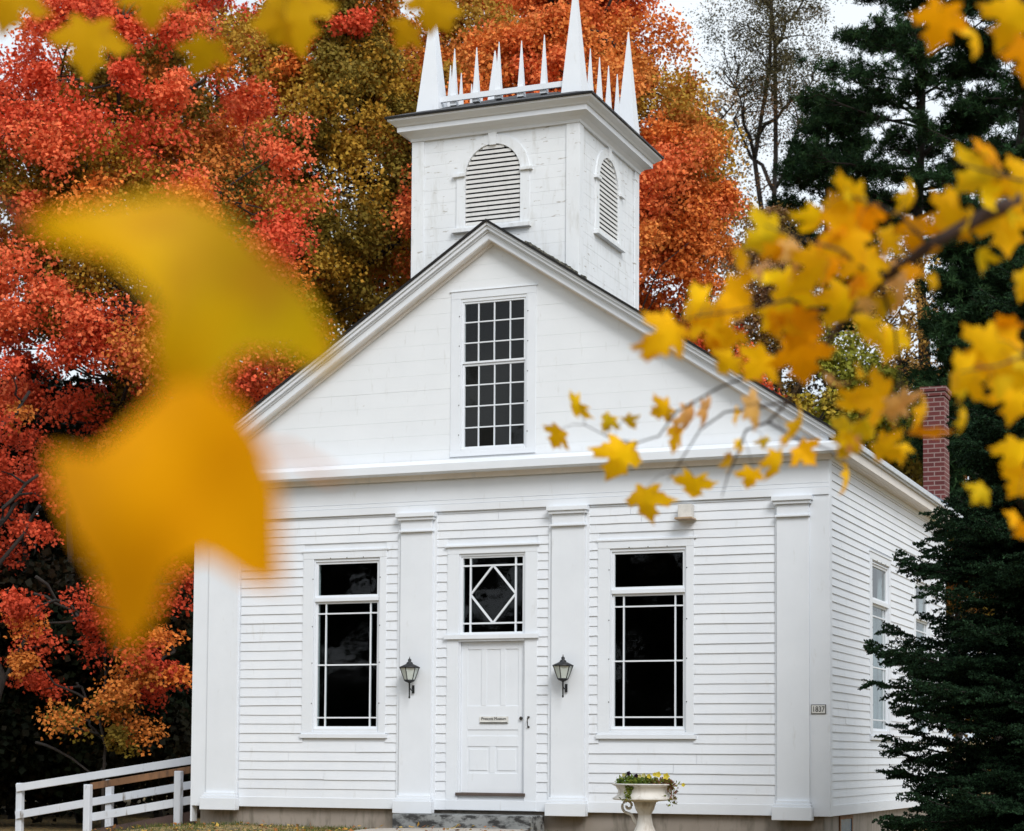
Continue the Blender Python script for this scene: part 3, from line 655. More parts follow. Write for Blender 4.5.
MB().lathe([(.0, rim - .03), (.30, rim - .028), (.335, rim - .04)], 24, cap=False).build('soil', M['pollen'], t)
for sg in (-1,):
    pts = []
    for i in range(22):
        a = -1.2 + i * .36; r = .085 * (1 - i / 26); pts.append((sg * (.215 + r * math.cos(a)), 0, rim - .265 + r * math.sin(a)))
    pts = [(sg * .09, 0, rim - .50), (sg * .14, 0, rim - .43), (sg * .17, 0, rim - .37)] + pts
    MB().tube(pts, [.02] * 3 + [.017] * 22, 8).build('scroll_handle', M['urn'], t, smooth=True)
def leafquads(P, D, U, L, Wd):
    """kite leaves at P, pointing along D, side U; arrays (n,3); returns V"""
    n = len(P); V = np.empty((n, 4, 3)); L = np.asarray(L)[:, None]; Wd = np.asarray(Wd)[:, None]; Nn = np.cross(D, U)
    V[:, 0] = P; V[:, 1] = P + D * L * .45 + U * Wd * .5 + Nn * Wd * .12; V[:, 2] = P + D * L; V[:, 3] = P + D * L * .45 - U * Wd * .5 + Nn * Wd * .12
    return V.reshape(-1, 3)
def unit(a): return a / (np.linalg.norm(a, axis=1, keepdims=True) + 1e-9)
def plant(name, label, cat, cx, cy, cz, rx, ry, h, n, cols, blooms, trail=None, group=None):
    t = tag(empty(name, (cx, cy, cz)), label, cat, group)
    r = np.sqrt(rng.random(n)); a = rng.random(n) * 2 * math.pi; P = np.stack([r * rx * np.cos(a), r * ry * np.sin(a), h * rng.random(n) * (1 - .4 * r)], 1)
    if trail is not None:
        k = int(n * .35); f = rng.random(k) ** 1.2; P[:k, 0] = trail[0] * (.75 + .35 * f) + rng.normal(0, .03, k); P[:k, 1] = trail[1] * (.9 + .2 * f); P[:k, 2] = -trail[2] * f * f + .05 * (1 - f)
    D = unit(rng.normal(0, 1, (n, 3)) + [0, 0, .6]); U = unit(np.cross(D, rng.normal(0, 1, (n, 3))))
    C = np.array(cols)[rng.integers(0, len(cols), n)] * rng.uniform(.6, 1.3, (n, 1))
    cloud_mesh('leaves', leafquads(P, D, U, rng.uniform(.03, .055, n), rng.uniform(.018, .03, n)), C, M['leaf'], t)
    for (bx_, by_, bz_, s_, c) in blooms:
        V = []; CC = []
        for i in range(5):
            aa = i * 2 * math.pi / 5; d = np.array([math.cos(aa), -.35, math.sin(aa)]); d /= np.linalg.norm(d); u = np.cross(d, (0, 1, 0)); u /= np.linalg.norm(u)
            V.append(leafquads(np.array([[bx_, by_, bz_]]), d[None], u[None], [s_], [s_ * 1.1])); CC.append(c)
        cloud_mesh('bloom', np.concatenate(V), np.array(CC), M['leaf'], t)
G1, G2, G3 = (.10, .16, .02), (.16, .20, .03), (.20, .10, .04)
zr_ = .385 - .02; Yl, Dk, Pale = (.75, .62, .08), (.02, .008, .02), (.62, .58, .25)
plant('pansy_plant', 'green pansies with dark purple blooms at the left of the urn', 'flowers', ux - .19, uy - .03, zr_, .15, .15, .13, 500, [G1, G2, (.05, .10, .02)], [(.03, -.1, .15, .035, Dk), (.12, -.08, .12, .035, Dk), (-.05, -.05, .13, .03, Pale)], group='plants filling the urn')
plant('pansy_plant', 'pale yellow pansies in the middle of the urn trailing over its front rim', 'flowers', ux + .02, uy - .06, zr_, .15, .18, .12, 600, [G2, (.18, .19, .03), G1], [(.02, -.1, .13, .035, Pale), (.08, -.08, .12, .035, Yl), (-.03, -.1, .12, .03, Pale), (.13, -.02, .14, .03, Yl)], trail=(-.10, -.30, .17), group='plants filling the urn')
plant('trailing_plant', 'reddish trailing plant with bright yellow blooms hanging over the right rim of the urn', 'flowers', ux + .22, uy - .04, zr_, .15, .14, .10, 500, [G3, (.24, .10, .07), G2], [(.10, -.1, .12, .05, Yl), (.0, -.1, .14, .045, Yl), (.30, -.06, .02, .03, Yl)], trail=(.18, -.12, .22), group='plants filling the urn')

# ------------------------------------------------------------------ ramp and railings at the left corner
def P3(px, py, D): return at(px, py, D)
def world_on_line(px, y):         # x for a pixel column on the vertical plane Y=y
    d = FW + RX * ((px - 512) / FPX); s = (y - CAM[1]) / d[1]; return CAM[0] + s * d[0], s
def zpix(py, D): return float(at(0, py, D)[2]) * 0 + CAM[2] + D * (FW[2] - UP[2] * ((py - CY) / FPX))
def railing(name, label, Y, posts, rails, group):
    t = None; mbs = []
    x0 = world_on_line(posts[0][0], Y)[0]; t = tag(empty(name, (x0, Y, float(gz(x0, Y)))), label, 'railing', group); O = Vector((-x0, -Y, -float(gz(x0, Y))))
    for px, ptop in posts:
        x, D = world_on_line(px, Y); z = zpix(ptop, D)
        mb = MB().box(x - .055, x + .055, Y - .045, Y + .045, float(gz(x, Y)) - .2, z); o = mb.build('post', M['fence'], t, bev=.012); o.location = O
    for (pa, ya, pb, yb, th, m, dy) in rails:
        xa, Da = world_on_line(pa, Y); xb, Db = world_on_line(pb, Y)
        o = MB().bar((xa, Y + dy, zpix(ya, Da)), (xb, Y + dy, zpix(yb, Db)), .038, th).build('rail', M[m], t, bev=.004); o.location = O
railing('ramp_railing', 'far white rail fence of the ramp meeting the left corner of the church', 2.0, [(23.5, 786), (112.5, 782)], [(22, 791, 200, 761.5, .12, 'fence', -.06), (22, 818, 200, 786, .12, 'fence', -.06)], 'railings of the ramp')
railing('ramp_railing', 'near ramp railing with pointed white posts and a bare brown top rail', .75, [(91, 787), (181, 773)], [(91, 789, 200, 770, .10, 'oldwood', .07), (85, 821, 200, 800.5, .12, 'fence', .065)], 'railings of the ramp')
xa, Da = world_on_line(75, .9); xb, Db = world_on_line(200, .9)
mb = MB(); z0, z1 = zpix(836, Da), zpix(812, Db)
for i in range(12):
    f0, f1 = i / 12, (i + 1) / 12 - .006; mb.hexa([(xa + (xb - xa) * f0, .85, z0 + (z1 - z0) * f0 - .04), (xa + (xb - xa) * f1, .85, z0 + (z1 - z0) * f1 - .04), (xa + (xb - xa) * f1, 1.9, z0 + (z1 - z0) * f1 - .04), (xa + (xb - xa) * f0, 1.9, z0 + (z1 - z0) * f0 - .04),
        (xa + (xb - xa) * f0, .85, z0 + (z1 - z0) * f0), (xa + (xb - xa) * f1, .85, z0 + (z1 - z0) * f1), (xa + (xb - xa) * f1, 1.9, z0 + (z1 - z0) * f1), (xa + (xb - xa) * f0, 1.9, z0 + (z1 - z0) * f0)])
rp = tag(empty('wooden_ramp', (xa, 1.3, z0)), 'dark brown plank ramp between the two railings', 'ramp')
o = mb.build('deck', M['deckwood'], rp); o.location = (-xa, -1.3, -z0)
o = MB().bar((xa, .83, z0 - .12), (xb, .83, z1 - .12), .035, .2).build('stringer', M['deckwood'], rp); o.location = (-xa, -1.3, -z0)

# ------------------------------------------------------------------ foliage generators
def jitter_col(cols, n, amp=.22):
    C = np.array(cols)[rng.integers(0, len(cols), n)]; return C * rng.uniform(1 - amp, 1 + amp, (n, 1)) * rng.uniform(.93, 1.07, (n, 3))
def clump_leaves(cen, rad, n, size, col, flat=.72, up=.5):
    """lumpy puff of leaves: sub-blobs in an upper-heavy ellipsoid"""
    ns = 9; sb = unit(rng.normal(0, 1, (ns, 3)) + [0, 0, .35]) * rad * rng.uniform(.35, .85, (ns, 1)); sb[:, 2] *= flat
    k = rng.integers(0, ns, n); d = unit(rng.normal(0, 1, (n, 3)) + [0, 0, .25]); r = rad * .48 * rng.random(n) ** .45
    off = sb[k] + d * r[:, None] * [1, 1, .8]; P = cen + off
    D = unit(d * .6 + rng.normal(0, .7, (n, 3)) + [0, 0, -.15]); nr = unit(d + [0, 0, up] + rng.normal(0, .45, (n, 3))); U = unit(np.cross(D, nr))
    L = size * rng.uniform(.7, 1.3, n); V = leafquads(P, D, U, L, L * .95)
    C = np.array(col)[None] * rng.uniform(.82, 1.18, (n, 1)) * rng.uniform(.95, 1.05, (n, 3))
    return V, C
def limb(mb, a, b, r0, r1, wob=.12, seg=5, sides=6, sag=0):
    a = np.array(a, float); b = np.array(b, float); L = np.linalg.norm(b - a); pts = []
    for i in range(seg + 1):
        f = i / seg; p = a + (b - a) * f + np.array([0, 0, sag * L * math.sin(math.pi * f)])
        if 0 < i < seg: p = p + rng.normal(0, wob * L * .25, 3)
        pts.append(p)
    mb.tube(pts, list(np.linspace(r0, r1, seg + 1)), sides); return pts
def broadleaf(name, label, cat, px, D, ytop, ybot, rpx, pal, nclump=200, per=600, size=.10, rad=(.55, 1.05), group=None, trunk_r=.22, gap=.0, shape=1.0, inner=None, px_off=0, front=.75, stems=1):
    """pal(f, h, r, x) -> colour per clump. Crown is an uneven ellipsoid of clumps on limbs."""
    base = at(px, 756, D); bx_, by_ = base[0], base[1]; bz_ = float(gz(bx_, by_))
    zt, zb_ = zpix(ytop, D), zpix(ybot, D); zc = (zt + zb_) / 2; hz = (zt - zb_) / 2; R_ = rpx * D / FPX
    t = tag(empty(name, (bx_, by_, bz_)), label, cat, group); O = Vector((-bx_, -by_, -bz_))
    cdir = np.array([CAM[0] - bx_, CAM[1] - by_, 0]); cdir /= np.linalg.norm(cdir)
    tb_ = MB(); ntr = []
    prim = []
    for s_ in range(stems):
        lean = rng.normal(0, .05, 2); top = np.array([bx_ + lean[0] * hz + px_off * D / FPX * RX[0], by_ + lean[1] * hz + px_off * D / FPX * RX[1], zc + hz * .55])
        b0 = np.array([bx_ + (s_ - (stems - 1) / 2) * .8, by_, bz_ - .3])
        tp = limb(tb_, b0, top, trunk_r, trunk_r * .25, .05, 8, 8); ntr.append(tp)
        for i in range(12):
            f = rng.uniform(.25, .98); kk = min(int(f * 8), 7); s0 = tp[kk] + (tp[kk + 1] - tp[kk]) * (f * 8 - kk)
            a_ = rng.uniform(0, 2 * math.pi); e = np.array([top[0] + math.cos(a_) * R_ * .72 * (1.05 - .5 * max(f - .5, 0)), top[1] + math.sin(a_) * R_ * .72, s0[2] + hz * rng.uniform(.15, .55)])
            e[2] = min(e[2], zc + hz * .85); prim.append(limb(tb_, s0, e, trunk_r * .42, .03, .10, 6, 6))
    nodes = np.array([p for b in prim for p in b[1:]])
    Vs, Cs = [], []; tw_ = tb_; cnt = 0; ph_ = rng.uniform(0, 6, 3)
    while cnt < nclump:
        d = rng.normal(0, 1, 3); d /= np.linalg.norm(d)
        if d @ cdir < -.15 and rng.random() < front: continue
        u = rng.random() ** .38
        h = d[2] * u; prof = 1.0 if h < 0 else (1 - shape * .35 * h)
        c = np.array([bx_ + px_off * D / FPX * RX[0], by_ + px_off * D / FPX * RX[1], zc]) + np.array([d[0] * R_ * prof, d[1] * R_ * prof, d[2] * hz]) * u
        if gap and (math.sin(c[0] * 1.1 + c[2] * .9) + math.sin(c[1] * .8 - c[2] * 1.3 + 1) + math.sin(c[0] * .7 - c[1] * .9)) < -3 + gap * 3: continue
        cnt += 1; rr = rng.uniform(*rad) * (1.15 - .3 * max(h, 0))
        V, C = clump_leaves(c, rr, int(per * rng.uniform(.6, 1.2)), size, pal(float(np.clip(.5 + .20 * (math.sin(c[0] * .9 + ph_[0]) + math.sin(c[2] * 1.1 + ph_[1]) + math.sin(c[1] * .8 + c[2] * .5 + ph_[2])) + rng.normal(0, .13), 0, .999)), h, u, (c - np.array([bx_, by_, 0])) @ RX / R_))
        Vs.append(V); Cs.append(C)
        j = np.argmin(((nodes - c) ** 2).sum(1) + 3 * np.clip(nodes[:, 2] - c[2], 0, 9) ** 2)
        limb(tw_, nodes[j], c, .028, .008, .18, 4, 4)
    o = tw_.build('trunk', M['bark'], t, smooth=True, fix=False); o.location = O
    V = np.concatenate(Vs) - np.array([bx_, by_, bz_]); cloud_mesh('crown', V, np.concatenate(Cs), M['leaf'], t)
    return t
def pick(cols, f):
    k = min(int(f * len(cols)), len(cols) - 1); return cols[k]
CORAL, RED, DRED, ORG, BURNT, OLIVE, YOL, YEL, BRN = (.84, .19, .075), (.74, .115, .05), (.54, .07, .03), (.80, .25, .05), (.60, .20, .04), (.22, .155, .025), (.46, .27, .035), (.60, .38, .06), (.38, .24, .13)

# ------------------------------------------------------------------ background trees
GB = 'autumn trees behind the church'
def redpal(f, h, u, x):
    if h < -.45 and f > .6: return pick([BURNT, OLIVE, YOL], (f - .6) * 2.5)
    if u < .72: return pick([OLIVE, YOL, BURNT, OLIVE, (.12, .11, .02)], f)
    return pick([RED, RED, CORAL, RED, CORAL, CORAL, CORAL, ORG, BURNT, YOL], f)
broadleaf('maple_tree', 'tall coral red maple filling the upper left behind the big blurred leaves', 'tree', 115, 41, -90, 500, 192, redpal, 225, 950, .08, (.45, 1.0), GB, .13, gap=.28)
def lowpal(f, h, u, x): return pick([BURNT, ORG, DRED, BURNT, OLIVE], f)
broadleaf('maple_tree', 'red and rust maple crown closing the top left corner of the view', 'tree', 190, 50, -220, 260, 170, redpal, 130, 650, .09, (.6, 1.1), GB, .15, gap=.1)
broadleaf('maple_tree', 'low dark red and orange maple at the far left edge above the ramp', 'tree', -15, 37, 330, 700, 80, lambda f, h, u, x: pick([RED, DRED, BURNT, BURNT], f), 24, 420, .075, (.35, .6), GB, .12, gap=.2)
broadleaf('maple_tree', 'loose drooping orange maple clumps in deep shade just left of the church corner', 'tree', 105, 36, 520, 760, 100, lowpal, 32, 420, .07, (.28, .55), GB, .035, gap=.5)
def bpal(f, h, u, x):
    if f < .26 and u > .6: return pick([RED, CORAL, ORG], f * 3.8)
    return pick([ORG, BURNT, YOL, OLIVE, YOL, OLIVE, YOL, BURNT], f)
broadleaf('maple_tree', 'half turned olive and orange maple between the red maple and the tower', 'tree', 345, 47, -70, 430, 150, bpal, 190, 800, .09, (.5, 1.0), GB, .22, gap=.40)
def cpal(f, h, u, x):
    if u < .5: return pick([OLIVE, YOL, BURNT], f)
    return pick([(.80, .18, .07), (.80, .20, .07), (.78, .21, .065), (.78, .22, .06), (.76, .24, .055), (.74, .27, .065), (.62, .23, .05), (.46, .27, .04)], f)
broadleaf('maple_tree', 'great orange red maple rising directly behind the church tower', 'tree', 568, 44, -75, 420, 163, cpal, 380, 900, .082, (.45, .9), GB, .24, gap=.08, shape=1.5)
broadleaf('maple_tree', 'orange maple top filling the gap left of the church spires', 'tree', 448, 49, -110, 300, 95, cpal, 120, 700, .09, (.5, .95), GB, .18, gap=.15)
broadleaf('maple_tree', 'small vivid red maple showing just over the right roof slope', 'tree', 715, 52, 318, 470, 62, lambda f, h, u, x: pick([RED, CORAL, RED, DRED], f), 36, 420, .10, (.5, .8), GB, .12)
broadleaf('maple_tree', 'olive and yellow maple low behind the right roof slope', 'tree', 848, 46, 325, 620, 88, lambda f, h, u, x: pick([YOL, OLIVE, (.30, .30, .04), (.50, .38, .05)], f), 90, 420, .10, (.45, .9), GB, .14)
broadleaf('birch_tree', 'thin golden brown tree with small sparse leaves behind the chimney', 'tree', 905, 47, 235, 560, 60, lambda f, h, u, x: pick([(.50, .30, .06), (.42, .24, .07), (.50, .34, .10)], f), 70, 170, .085, (.4, .8), GB, .10, gap=.35)
broadleaf('birch_tree', 'thin pale tan tree with sparse leaves below the bare twin trunks', 'tree', 768, 56, 195, 420, 62, lambda f, h, u, x: pick([BRN, (.50, .30, .15), (.45, .30, .08), (.20, .16, .09)], f), 100, 190, .10, (.5, .9), GB, .10, gap=.3)
broadleaf('sparse_tree', 'nearly bare tree with fine twigs and few tan leaves against the pale sky', 'tree', 706, 66, 20, 300, 52, lambda f, h, u, x: pick([(.30, .22, .15), (.42, .28, .14), (.12, .10, .08)], f), 48, 70, .10, (.6, 1.1), GB, .09, stems=2)
broadleaf('sparse_tree', 'tall twin trunked tree with thin dark olive foliage against the sky', 'tree', 772, 60, -140, 190, 62, lambda f, h, u, x: pick([(.10, .085, .04), (.07, .07, .035), (.16, .09, .04), (.05, .06, .03)], f), 125, 300, .055, (.45, .95), GB, .17, stems=2, shape=.2)
broadleaf('maple_tree', 'dim orange maple low behind the chimney and dark spruce', 'tree', 960, 52, 400, 640, 110, lambda f, h, u, x: pick([BURNT, (.5, .2, .03), OLIVE, (.30, .13, .03)], f), 60, 300, .10, (.5, .9), GB, .12)

def conifer_needles(A, B, per_m, nl, nw, col, spread=1.0):
    """needles along many straight twig segments A->B (n,3)"""
    L = np.linalg.norm(B - A, axis=1); k = np.maximum((L * per_m).astype(int), 1); idx = np.repeat(np.arange(len(A)), k); n = len(idx)
    f = rng.random(n)[:, None]; P = A[idx] + (B - A)[idx] * f; d = unit((B - A)[idx]); s = unit(np.cross(d, rng.normal(0, 1, (n, 3))))
    D = unit(d * .75 + s * spread + [0, 0, .15]); U = unit(np.cross(D, rng.normal(0, 1, (n, 3))))
    C = np.array(col)[rng.integers(0, len(col), n)] * rng.uniform(.6, 1.4, (n, 1))
    return leafquads(P, D, U, nl * rng.uniform(.7, 1.2, n), np.full(n, nw)), C
def spruce(name, label, px, D, ytop, rpx, seed, per_m=150, wh=.17, group=None, green=((.012, .031, .014), (.019, .046, .020), (.008, .021, .010))):
    base = at(px, 756, D); bx_, by_ = base[0], base[1]; bz_ = float(gz(bx_, by_)); H = zpix(ytop, D) - bz_; R_ = rpx * D / FPX
    t = tag(empty(name, (bx_, by_, bz_)), label, 'tree', group)
    mb = MB(); limb(mb, (0, 0, -.2), (0, 0, H), .02 * H, .01, .01, 10, 8); mb.build('trunk', M['bark'], t, smooth=True, fix=False)
    br = MB(); A, B = [], []
    h = .15
    while h < H - .1:
        f = h / H; L0 = R_ * (1 - f) ** .80 + .12
        for i in range(9):
            a = rng.uniform(0, 2 * math.pi); L = L0 * rng.uniform(.55, 1.12) * (1 + .16 * math.sin(h * 5 + a)); L = min(L, R_ * (.86 + .05 * math.sin(h * 9)))
            dr = np.array([math.cos(a), math.sin(a), 0.]); sl = rng.uniform(-.36, -.08) + .40 * f; n = 7; pts = []
            for j in range(n + 1):
                g = j / n; pts.append(np.array([0, 0, h]) + dr * L * g + np.array([0, 0, L * (sl * g - .03 * math.sin(math.pi * g) + .12 * g ** 4)]))
            br.tube(pts, list(np.linspace(.022 * (1 - f) + .006, .004, n + 1)), 4)
            sdv = np.cross(dr, (0, 0, 1)); g = .14
            for j in range(n): 
                if j > 0: A.append(pts[j]); B.append(pts[j + 1])
            while g < .98:
                k = min(int(g * n), n - 1); p = pts[k] + (pts[k + 1] - pts[k]) * (g * n - k)
                for sg in (-1, 1):
                    l2 = min(L * .5, .85) * (1.05 - g) ** .55 * rng.uniform(.6, 1.1) * (.4 + .6 * min(g * 3, 1)); dv = dr * .72 + sdv * sg * .75 + np.array([0, 0, rng.uniform(-.38, .30)]); dv /= np.linalg.norm(dv)
                    e = p + dv * l2; A.append(p); B.append(e)
                    q = .3
                    while q < .95 and l2 > .12:
                        pp = p + (e - p) * q
                        for s2 in (-1, 1):
                            d2 = dv + np.cross(dv, (0, 0, 1)) * s2 * .9 + np.array([0, 0, rng.uniform(-.5, .4)]); d2 /= np.linalg.norm(d2); A.append(pp); B.append(pp + d2 * min(l2 * .45, .18) * (1.15 - q) * rng.uniform(.7, 1.2))
                        q += .15
                g += .085 / max(L, .5) * 1.3
        h += wh * rng.uniform(.8, 1.2)
    br.build('branch', M['bark'], t, fix=False)
    V, C = conifer_needles(np.array(A), np.array(B), per_m, .030, .019, green)
    cloud_mesh('needles', V, C, M['needle'], t)
    return t
spruce('spruce_tree', 'dark green spruce crowding the right side wall of the church', 1075, 20.8, 160, 232, 1, wh=.115)

def pine(name, label, px, D, ytop, ybot, rpx, nb=52, seed=0, tuft=(12, 9), group='dark pines behind the church on the right', col=((.020, .050, .018), (.032, .070, .024), (.014, .034, .014)), nl=.15, trunk=.26):
    base = at(px, 756, D); bx_, by_ = base[0], base[1]; bz_ = float(gz(bx_, by_)); H = zpix(ytop, D) - bz_; z0 = zpix(ybot, D) - bz_; R_ = rpx * D / FPX
    t = tag(empty(name, (bx_, by_, bz_)), label, 'tree', group)
    mb = MB(); tp = limb(mb, (0, 0, -.3), (rng.normal(0, .3), rng.normal(0, .3), H), trunk, .03, .015, 12, 8); mb.build('trunk', M['bark'], t, smooth=True, fix=False)
    br = MB(); TP = []
    for i in range(nb):
        f = (i + rng.random()) / nb; h = z0 + (H - z0) * f; a = rng.uniform(0, 2 * math.pi); L = R_ * (1 - f ** 2.2 * .75) * rng.uniform(.6, 1.15) * min(1, .55 + f * 1.5)
        dr = np.array([math.cos(a), math.sin(a), 0]); st = np.array([0, 0, h]); up = rng.uniform(-.02, .28) + .25 * f
        pts = [st + dr * L * g + np.array([0, 0, L * (up * g + .10 * g * g)]) + rng.normal(0, .05, 3) * (g > 0) for g in np.linspace(0, 1, 7)]
        br.tube(pts, list(np.linspace(.045 * (1 - f) + .015, .008, 7)), 5)
        for j in range(tuft[0]):
            g = rng.uniform(.28, 1.0); k = min(int(g * 6), 5); p = pts[k] + (pts[k + 1] - pts[k]) * (g * 6 - k)
            sd_ = np.cross(dr, (0, 0, 1)) * rng.choice([-1, 1]); l2 = rng.uniform(.3, 1.1) * (1.1 - g * .5); e = p + (dr * .6 + sd_ * .8 + np.array([0, 0, rng.uniform(.0, .45)])) * l2
            br.tube([p, (p + e) / 2 + [0, 0, -.04], e], [.014, .01, .005], 4)
            for q in range(tuft[1]): TP.append(p + (e - p) * rng.uniform(.35, 1.05) + rng.normal(0, .13, 3) * [1, 1, .6])
    br.build('branch', M['bark'], t, fix=False)
    TP = np.array(TP); k = 22; P = np.repeat(TP, k, 0); n = len(P); D_ = unit(rng.normal(0, 1, (n, 3)) + [0, 0, .5]); U = unit(np.cross(D_, rng.normal(0, 1, (n, 3))))
    C = np.repeat(np.array(col)[rng.integers(0, len(col), len(TP))] * rng.uniform(.6, 1.4, (len(TP), 1)), k, 0) * rng.uniform(.8, 1.2, (n, 1))
    cloud_mesh('needles', leafquads(P, D_, U, nl * rng.uniform(.7, 1.3, n), np.full(n, .022)), C, M['needle'], t)
pine('pine_tree', 'broad dark pine with open layered limbs at the upper right', 925, 50, -170, 240, 128, 80, tuft=(13, 9))
pine('pine_tree', 'dense dark pine leaning out of the upper right edge of the view', 1036, 47, -150, 320, 118, 84, tuft=(13, 9))
pine('pine_tree', 'younger green pine whose low boughs show under the sky gap beside the twin trunks', 836, 56, 95, 330, 66, 50, tuft=(12, 9))
pine('pine_tree', 'shadowy pine between the chimney and the right edge', 1000, 42, 210, 560, 90, 90, tuft=(14, 11))

# dark far woods: one mass behind everything
def woods(name, label, strips, size=.15):
    Vs, Cs = [], []
    for (p0, p1, D0, D1, yt0, yt1, n, cols) in strips:
        k = n // 260
        for i in range(k):
            f = rng.random(); D = rng.uniform(D0, D1); px = p0 + (p1 - p0) * f; yt = yt0 + (yt1 - yt0) * f; yy = yt + (790 - yt) * rng.random() ** 1.15
            c = at(px, yy, D); V, C = clump_leaves(c, rng.uniform(.7, 1.3), 260, size, cols[rng.integers(0, len(cols))]); Vs.append(V); Cs.append(C)
    return tag(cloud_mesh(name, np.concatenate(Vs), np.concatenate(Cs), M['leaf']), label, 'woodland', kind='stuff')
dk = [(.009, .013, .005), (.012, .011, .005), (.018, .011, .004), (.007, .011, .005)]  # leaf tones near black: the gloom of the woods is painted in
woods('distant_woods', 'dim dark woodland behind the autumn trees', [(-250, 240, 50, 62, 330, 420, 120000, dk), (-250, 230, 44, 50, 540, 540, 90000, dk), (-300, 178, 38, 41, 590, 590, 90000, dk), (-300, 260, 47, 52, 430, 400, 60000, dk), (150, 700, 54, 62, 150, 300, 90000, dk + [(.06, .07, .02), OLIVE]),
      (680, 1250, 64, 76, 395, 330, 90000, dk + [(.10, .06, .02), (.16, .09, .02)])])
# trunks in the gloom at the left
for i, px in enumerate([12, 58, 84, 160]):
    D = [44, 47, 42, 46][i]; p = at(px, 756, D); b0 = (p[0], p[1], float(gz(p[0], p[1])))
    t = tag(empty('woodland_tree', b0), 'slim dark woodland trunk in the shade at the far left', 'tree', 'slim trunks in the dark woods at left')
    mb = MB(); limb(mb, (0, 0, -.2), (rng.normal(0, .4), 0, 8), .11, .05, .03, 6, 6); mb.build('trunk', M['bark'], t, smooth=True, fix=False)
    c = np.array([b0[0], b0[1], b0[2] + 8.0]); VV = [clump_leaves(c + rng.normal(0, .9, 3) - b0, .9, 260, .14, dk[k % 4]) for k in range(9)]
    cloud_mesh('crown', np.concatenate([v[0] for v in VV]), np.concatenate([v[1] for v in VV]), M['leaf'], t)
# woods across the road behind the photographer, seen only as reflections in the glass
Vs, Cs = [], []
for i in range(800):
    c = np.array([rng.uniform(-62, 60), rng.uniform(-58, -48), -1.5 + 13.5 * rng.random()])
    V, C = clump_leaves(c, rng.uniform(1.3, 2.4), 170, .50, dk[rng.integers(0, 4)]); Vs.append(V); Cs.append(C)
tag(cloud_mesh('roadside_woods', np.concatenate(Vs), np.concatenate(Cs), M['leaf']), 'dark woodland across the road from the church', 'woodland', kind='stuff')

# ------------------------------------------------------------------ lawn
n = 26000; gx_ = rng.uniform(-3.5, 10.5, n); gy_ = -.05 - 3.2 * rng.random(n) ** 1.3
ok = ~((gx_ > 3.15) & (gx_ < 5.35) & (gy_ < -.0)); gx_, gy_ = gx_[ok], gy_[ok]
tuftm = (np.sin(gx_ * 3.1) + np.sin(gx_ * 1.3 + gy_ * 4) + np.sin(gx_ * 7.3 + 2)) / 3; keep = rng.random(len(gx_)) < .55 + .4 * tuftm; gx_, gy_, tuftm = gx_[keep], gy_[keep], tuftm[keep]
n = len(gx_); P = np.stack([gx_, gy_, gz(gx_, gy_) - .005], 1); D = unit(rng.normal(0, .45, (n, 3)) + [0, 0, 1]); U = unit(np.cross(D, rng.normal(0, 1, (n, 3))))
C = np.array([(.07, .11, .02), (.10, .13, .03), (.16, .14, .05), (.05, .08, .02)])[rng.integers(0, 4, n)] * rng.uniform(.7, 1.3, (n, 1))
tag(cloud_mesh('grass', leafquads(P, D, U, rng.uniform(.03, .075, n) * (1 + .5 * tuftm), np.full(n, .007)), C, M['leaf']), 'short green grass along the foot of the church wall', 'grass', kind='stuff')
n = 1500; fx = rng.uniform(-3.5, 10.5, n); fy = -.06 - 4 * rng.random(n); P = np.stack([fx, fy, gz(fx, fy) + .015 + .03 * rng.random(n)], 1)
inpath = (fx > 3.1) & (fx < 5.4); P[inpath, 2] += .04
D = unit(rng.normal(0, 1, (n, 3)) * [1, 1, .35]); U = unit(np.cross(D, rng.normal(0, .3, (n, 3)) + [0, 0, 1]))
C = np.array([(.50, .28, .05), (.40, .15, .04), (.25, .12, .05), (.55, .38, .08)])[rng.integers(0, 4, n)]
tag(cloud_mesh('fallen_leaves', leafquads(P, D, U, rng.uniform(.04, .08, n), rng.uniform(.03, .06, n)), C, M['leaf']), 'fallen yellow and brown leaves scattered over the lawn', 'fallen leaves', kind='stuff')

